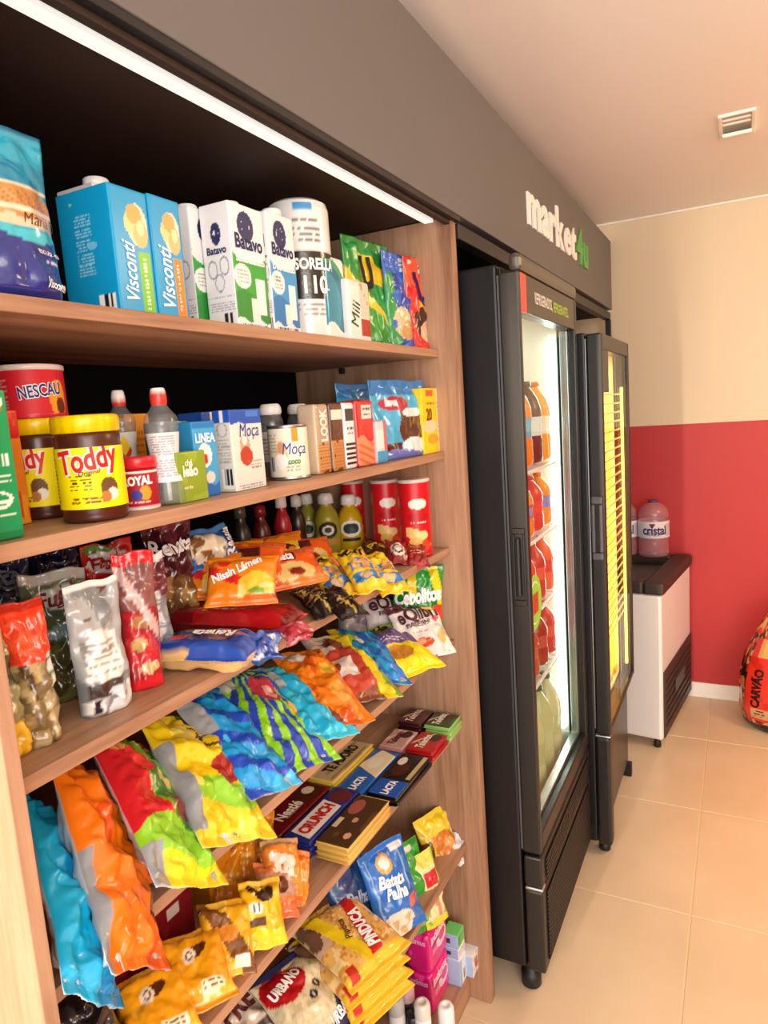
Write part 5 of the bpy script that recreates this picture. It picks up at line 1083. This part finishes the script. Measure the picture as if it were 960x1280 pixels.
pack('snack_bag', 'green snack bag standing behind the bright blue potato bag', 'crisps', loc, frame((.86, -.3, .36), (-.25, .12, .9)), .12, .20, .04, ['#2aa436', ('w', 1, .05, .3, '#5fc84a'), ('r', .3, .88, .8, .95, '#dff0d8'), ('n', 4, 5, .7, '#1f8a2c')], (), G6, back='#228a2e', seed=133, oz=False)
loc = on(537, 1110, 0, -.66)
pack('snack_bag', 'yellow pasta pack with a red block standing right of the blue bag', 'pasta', loc, frame((.85, -.35, .3), (-.2, .1, .9)), .07, .17, .035, ['#ece0a8', ('r', .2, .55, .85, .75, '#c8303a'), ('n', 8, 8, .55, '#c88a6a', .1, .12, .9, .5), ('r', 0, 0, 1, .1, '#f0d030'), ('r', 0, .8, 1, 1, '#f2e268'), ('r', .9, 0, 1, 1, '#a8c83a')], (), G6, back='#d8cc40', seed=134, oz=False, wr=.7)
loc = on(548, 1052, 0, -.69)
pack('snack_bag', 'yellow topped snack bag with an orange picture at the right end', 'crisps', loc, frame((.8, -.4, .4), (-.3, .1, .9)), .11, .15, .04, ['#e8d03a', ('e', .6, .45, .34, .22, '#c8782a'), ('n', 6, 6, .6, '#e09a4a', .2, .2, .95, .65), ('r', 0, .78, 1, .9, '#f4d81f'), ('r', .92, 0, 1, 1, '#efece0'), ('r', .0, 0, .2, .6, '#5a3a20')], (), G6, back='#e0c040', seed=135, oz=False)
loc = on(569, 1062, 0, -.655)
pack('sachet', 'small white sachet at the right end of the sixth shelf', 'sachet', loc, frame((.75, -.55, .3), (-.1, .3, .9)), .05, .08, .025, ['#e4e4e6', ('n', 4, 4, .6, '#b8bac0'), ('x', .2, .3, .8, .7, 5, '#8a8c94')], (), G6, back='#d0d0d4', seed=136, oz=False, mat='film', wr=1.6)
loc = on(566, 1040, 0, -.68)
pack('sachet', 'small orange sachet behind the white one at the right end', 'sachet', loc, frame((.75, -.55, .3), (-.1, .1, .9)), .05, .07, .02, ['#e8602a', ('e', .6, .6, .3, .2, '#f0d8c0')], (), G6, back='#d8541f', seed=137, oz=False, mat='film')

# ------------------------------------------------------------------ bottom shelf
G7 = 'goods on the bottom shelf'
z7 = SH[7]
c = on(548, 1262, 2, z7)
pink = ['#e0127e', ('e', .62, .55, .26, .2, '#f4d8ea'), ('e', .66, .6, .16, .14, '#e0127e'), ('r', .05, .62, .5, .68, '#7a2a98'), ('n', 3, 4, .7, '#f0409a'), ('x', .08, .4, .45, .55, 3, '#f4b8d8')]
xc = (c[0]-.035, c[1]+.03)
for k in range(2):
    carton('pad_pack', ['lower bright pink pad pack on the bottom shelf', 'upper bright pink pad pack on the bottom shelf'][k], 'pads', ((xc[0], xc[1], z7+.112*k), .07, .115, .11), pink, ['#c80f70', ('n', 3, 4, .7, '#e83a94')], '#d8107a', '#d0107a', [('intimus', .42, .82, .7, 2, '#f8d8ea', 1.2, .04)], [('intimus', .5, .8, .7, 0, '#f0a8d0', 1.2, .03)], group=G7, mat='film', r=.016, part='wrapper')
for k, (px, py, zz, hgt, lb, ops) in enumerate(((578, 1235, 0, .075, 'small light blue and white box at the bottom right corner', ['#e6eaf2', ('b', .3, .1, .9, .5), ('r', 0, 0, .25, 1, '#9ab8e0')]), (586, 1240, 0, .062, 'small white box with red fruit print at the bottom right corner', ['#eceae6', ('e', .6, .5, .25, .25, '#b8584a'), ('n', 5, 5, .6, '#c8b8a8')]))):
    c = on(px, py, 2, z7)
    carton('small_box', lb, 'box', ((c[0]-.025-.0*k, c[1]+.02+.045*k, z7), .045, .042, hgt), ops, ['#a8c4e8'], '#e8ecf2', '#b8cce8', group=G7)
c = on(578, 1235, 2, z7)
for k, (dz, lb, cc) in enumerate(((.0755, 'white small box stacked in the bottom right corner', '#eceef0'), (.105, 'light green small box on top of the corner stack', '#6fd070'))):
    carton('small_box', lb, 'box', ((c[0]-.027, c[1]+.024, z7+dz), .042, .046, .029 if k == 0 else .04), [cc, ('r', .1, .2, .4, .8, '#3aa848' if k else '#d0d4d8'), ('x', .45, .2, .9, .8, 3, '#7a8a90')], ['#9ab8e0', ('r', .2, .3, .5, .7, '#1f3f5a')], cc, cc, group=G7)
SPR = [(0, 0), (.95, 0), (1, .01), (1, .72), (.9, .78), (.62, .8)]
for k, (px, py, hh_, cc, cap, lb) in enumerate(((497, 1252, .16, '#c8ccd0', '#a8a8a8', 'grey-capped spray can in the left of the bottom shelf group'), (530, 1258, .15, '#eef0ee', '#d8d8d0', 'white spray can with a ridged pale cap on the bottom shelf'), (560, 1262, .13, '#e8ecf4', '#f0f2f4', 'white roll-on bottle beside the pink pad packs'), (518, 1272, .11, '#1a1a1e', '#141416', 'black capped bottle at the front of the bottom shelf'), (510, 1236, .15, '#3a3238', '#c8a0a8', 'dark bottle with a pinkish cap behind the grey-capped can'))):
    p = on(px, py, 2, z7+hh_)
    t = thing('spray_can', lb, 'bottle', (p[0]-.01, p[1]+.01, z7), -50, 'sprays and bottles on the bottom shelf'); r = .019
    lathe('can', t, [(a*r, b*hh_) for a, b in SPR], 'plastic', [cc, ('e', .5, .6, .1, .1, '#6a5a9a')], 24, sub=2)
    lathe('cap', t, [(r*.97, hh_*.76), (r*1.0, hh_*.78), (r*.98, hh_*.95), (r*.8, hh_*.995), (r*.45, hh_), (r*.4, hh_*.985), (0, hh_*.985)], 'plastic', cap, 24)

# ================================================================== soda bottles in the white fridge
PET = [(0, .01), (.55, 0), (.92, .03), (1, .08), (1, .3), (.93, .36), (.93, .5), (1, .58), (.97, .68), (.75, .8), (.4, .9), (.3, .93), (.3, .95)]
def liquid(name, col, rough=.1):
    mt = solid(name, col, rough, spec=.6)
    return mt
def soda(x, y, z, r, h, body, lab, cap, label, rz=-60):
    t = thing('soda_bottle', label, 'bottle', (x, y, z), rz, 'soda bottles in the white-lit fridge')
    lathe('bottle', t, [(a*r, b*h) for a, b in PET], 'plastic', body, 20)
    lathe('label', t, [(r*.945, h*.35), (r*.945, h*.51), (r*1.01, h*.575)], 'paper', lab, 20, sub=2)
    lathe('cap', t, [(r*.32, h*.94), (r*.38, h*.945), (r*.36, h*.995), (0, h)], 'plastic', cap, 16)
rows = [
 (1.401, .245, .045, [('#f2d21a', ['#f4dc1f'], '#1c1c1c', 'yellow'), ('#4a1c14', ['#b8d8e8', ('e', .5, .5, .2, .4, '#f0f0ee')], '#2a2a2a', 'dark brown'), ('#f0861a', ['#6ab0d8'], '#e07a1a', 'orange'), ('#4a1c14', ['#d8e8f0'], '#2a2a2a', 'dark brown'), ('#f2a01a', ['#e8e0d0'], '#e07a1a', 'orange')]),
 (1.201, .165, .04, [('#d83a2a', ['#e84a3a', ('e', .5, .5, .15, .3, '#f4e8e0')], '#c8281f', 'red'), ('#e84a2a', ['#d8402a'], '#c8281f', 'red'), ('#f0861a', ['#c04a5a', ('e', .5, .5, .2, .4, '#8a9ad8')], '#e8d8c8', 'orange'), ('#d83a2a', ['#e84a3a'], '#c8281f', 'red'), ('#f09a2a', ['#7a8ad0'], '#e07a1a', 'orange')]),
 (.991, .175, .04, [('#e8602a', ['#e84a3a', ('e', .5, .5, .2, .4, '#f4e8e0')], '#e84a2a', 'orange'), ('#d8342a', ['#e8503a'], '#c8281f', 'red'), ('#e8542a', ['#f06a4a'], '#d8301f', 'red'), ('#c8402a', ['#e8604a'], '#c8281f', 'red'), ('#e86a3a', ['#d84a3a'], '#d8301f', 'orange')]),
 (.781, .17, .04, [('#b8381f', ['#3f8a4a'], '#2a7a3a', 'red'), ('#d83a2a', ['#e84a3a', ('e', .5, .5, .2, .4, '#f4e8e0')], '#2a7a3a', 'red'), ('#c8502a', ['#d86a4a'], '#c8281f', 'brown'), ('#a83a2a', ['#c85a4a'], '#3a7a3a', 'brown'), ('#c8402a', ['#e8604a'], '#c8281f', 'red')]),
 (.402, .31, .048, [('#c8c89a', ['#b0c088'], '#1f5a34', 'pale green'), ('#a8b878', ['#c8d0a0'], '#1f5a34', 'green'), ('#c0c890', ['#a8b880'], '#1f5a34', 'pale green'), ('#b8c088', ['#c0c898'], '#1f5a34', 'green'), ('#c8c89a', ['#b0c088'], '#1f5a34', 'pale green')]),
]
ordn = ['nearest', 'second', 'third', 'fourth', 'rearmost']; shn = ['top', 'second', 'third', 'fourth', 'lowest']
for si, (z, h, r, lst) in enumerate(rows):
    for k, (b, l, c, cn) in enumerate(lst):
        y = YA+.095+k*.108
        soda(-.563, y, z, r, h, b, l, c, '%s %s soda bottle in the front row of the fridge\'s %s shelf' % (ordn[k], cn, shn[si]))
        b2, l2, c2, cn2 = lst[(k+2) % 5]
        soda(-.665, y+.01, z, r, h, b2, l2, c2, '%s %s soda bottle in the second row of the fridge\'s %s shelf' % (ordn[k], cn2, shn[si]))

# golden cans in the beer fridge
solid('can_gold', '#f4c04a', .35, metal=.2); solid('can_amber', '#e8982a', .35, metal=.2)
proto = None
for si, z in enumerate((.47, .70, .93, 1.16, 1.39)):
    b = wb('wire_shelf', f2, -.99, -.455, YC+.045, YD-.045, z-.008, z-.001, 'glow_gold_wire', .002) if si else None
    for k in range(6):
        t = thing('beer_can', '%s golden can on the beer fridge\'s %s shelf' % (['nearest', 'second', 'third', 'fourth', 'fifth', 'rearmost'][k], ['lowest', 'second', 'middle', 'fourth', 'top'][si]), 'can', (-.48, YC+.088+k*.083, z), 0, 'golden cans in the beer fridge')
        if proto is None:
            o1, _ = lathe('can', t, [(0, .002), (.03, 0), (.037, .01), (.037, .185), (.03, .2), (0, .2)], MATS['can_gold'], seg=18)
            o2, _ = lathe('band', t, [(.0375, .05), (.0375, .14)], MATS['can_amber'], seg=18)
            proto = (o1.data, o2.data)
        else:
            for nm, me in zip(('can', 'band'), proto):
                o = bpy.data.objects.new(nm, me); COL.objects.link(o); o.parent = t

# ================================================================== water bottles, charcoal sack
WB = [(0, 0), (.9, 0), (1, .03), (.96, .12), (1, .2), (.97, .3), (1, .36), (1, .62), (.96, .68), (1, .73), (.92, .82), (.7, .9), (.35, .95), (.28, .965)]
ztop = .773
for k, (px, py, lb) in enumerate(((818, 692, 'large water jug with white and violet label at the right of the freezer lid'), (793, 690, 'large water jug half hidden behind the golden fridge'))):
    p = on(px, py, 2, ztop); p[1] = min(p[1], 3.69)
    r, h = .075, .285
    if k == 0: px0 = p[0]
    t = thing('water_bottle', lb, 'bottle', (p[0] if k == 0 else px0-.152, 3.69, ztop), -80, 'water jugs on the freezer')
    lathe('bottle', t, [(a*r, b*h) for a, b in WB], MATS['pink_plastic'], '#ffffff', 28, sub=2)
    o, S = lathe('label', t, [(r*1.012, h*.34), (r*1.012, h*.64)], 'paper', ['#e6e2ea', ('p', [(.44, .88), (.475, .6), (.51, .88)], '#6a2a5a'), ('r', .62, .1, .75, .85, '#c8c4d0'), ('x', .42, .12, .58, .2, 1, '#8a86a0'), ('r', 0, 0, 1, .05, '#b8b0c4')], 110, sub=30)
    lettering(o, S, [('cristal', .5, .5, .24, 0, '#3a2a5a', 1.3, .03), ('SELECT', .5, .3, .16, 0, '#7a7290')], off=.0015)
    lathe('cap', t, [(r*.3, h*.955), (r*.34, h*.96), (r*.33, h*.995), (r*.28, h), (0, h)], 'plastic', '#5a3a6a', 20)

ck = thing('charcoal_sack', 'red and black printed charcoal sack standing on the floor by the red wall', 'sack', (.165, 3.53, 0), 0, None)
nu, nv = 220, 180
th_ = np.linspace(-math.pi, math.pi, nu); vv = np.linspace(0, 1, nv)
T_, V_ = np.meshgrid(th_, vv)
wx = np.interp(V_, [0, .04, .15, .4, .6, .8, .92, 1], [.12, .145, .165, .17, .155, .115, .075, .05])
wy = np.interp(V_, [0, .04, .15, .4, .6, .8, .92, 1], [.09, .11, .13, .13, .115, .08, .045, .025])
bump_ = 1+.06*(vn(T_*1.6+5, V_*5, 2)-.5)+.05*(vn(T_*4, V_*9, 3)-.5)
bump_[:, -1] = bump_[:, 0]
P_ = np.stack([wx*bump_*np.cos(T_)+.03*V_, wy*bump_*np.sin(T_), V_*.60], -1)
uu = (T_/math.pi+1)/2
cc_ = paint(['#cf2a1e', ('n', 40, 14, .55, '#8f2a1a'), ('n', 60, 20, .62, '#2c1a12'), ('n', 70, 24, .7, '#c9985a'), ('r', .09, .10, .2, .74, '#e03226'), ('n', 24, 10, .7, '#c8281e', .09, .1, .2, .74), ('r', .13, .60, .2, .74, '#c0985c'), ('r', .12, .12, .2, .2, '#c8a070'), ('x', .14, .13, .2, .19, 3, '#4a3020'),
             ('r', .0, .25, .075, .42, '#b88a50'), ('n', 50, 16, .6, '#2a1a12', 0, .22, .08, .8, 5), ('w', 6, .008, .07, '#191714')], uu, V_)
so = mesh_obj('sack', P_.reshape(-1, 3), grid_faces(nv, nu), 'film', ck, cc_.reshape(-1, 3))
S = Surf(P_, .9, .5)
lettering(so, S, [('CARVÃO', .142, .36, .17, 86, '#2a160e', 1.25, .05), ('RA', .052, .46, .07, 0, '#1c100a', 1.3, .06)], off=.003)
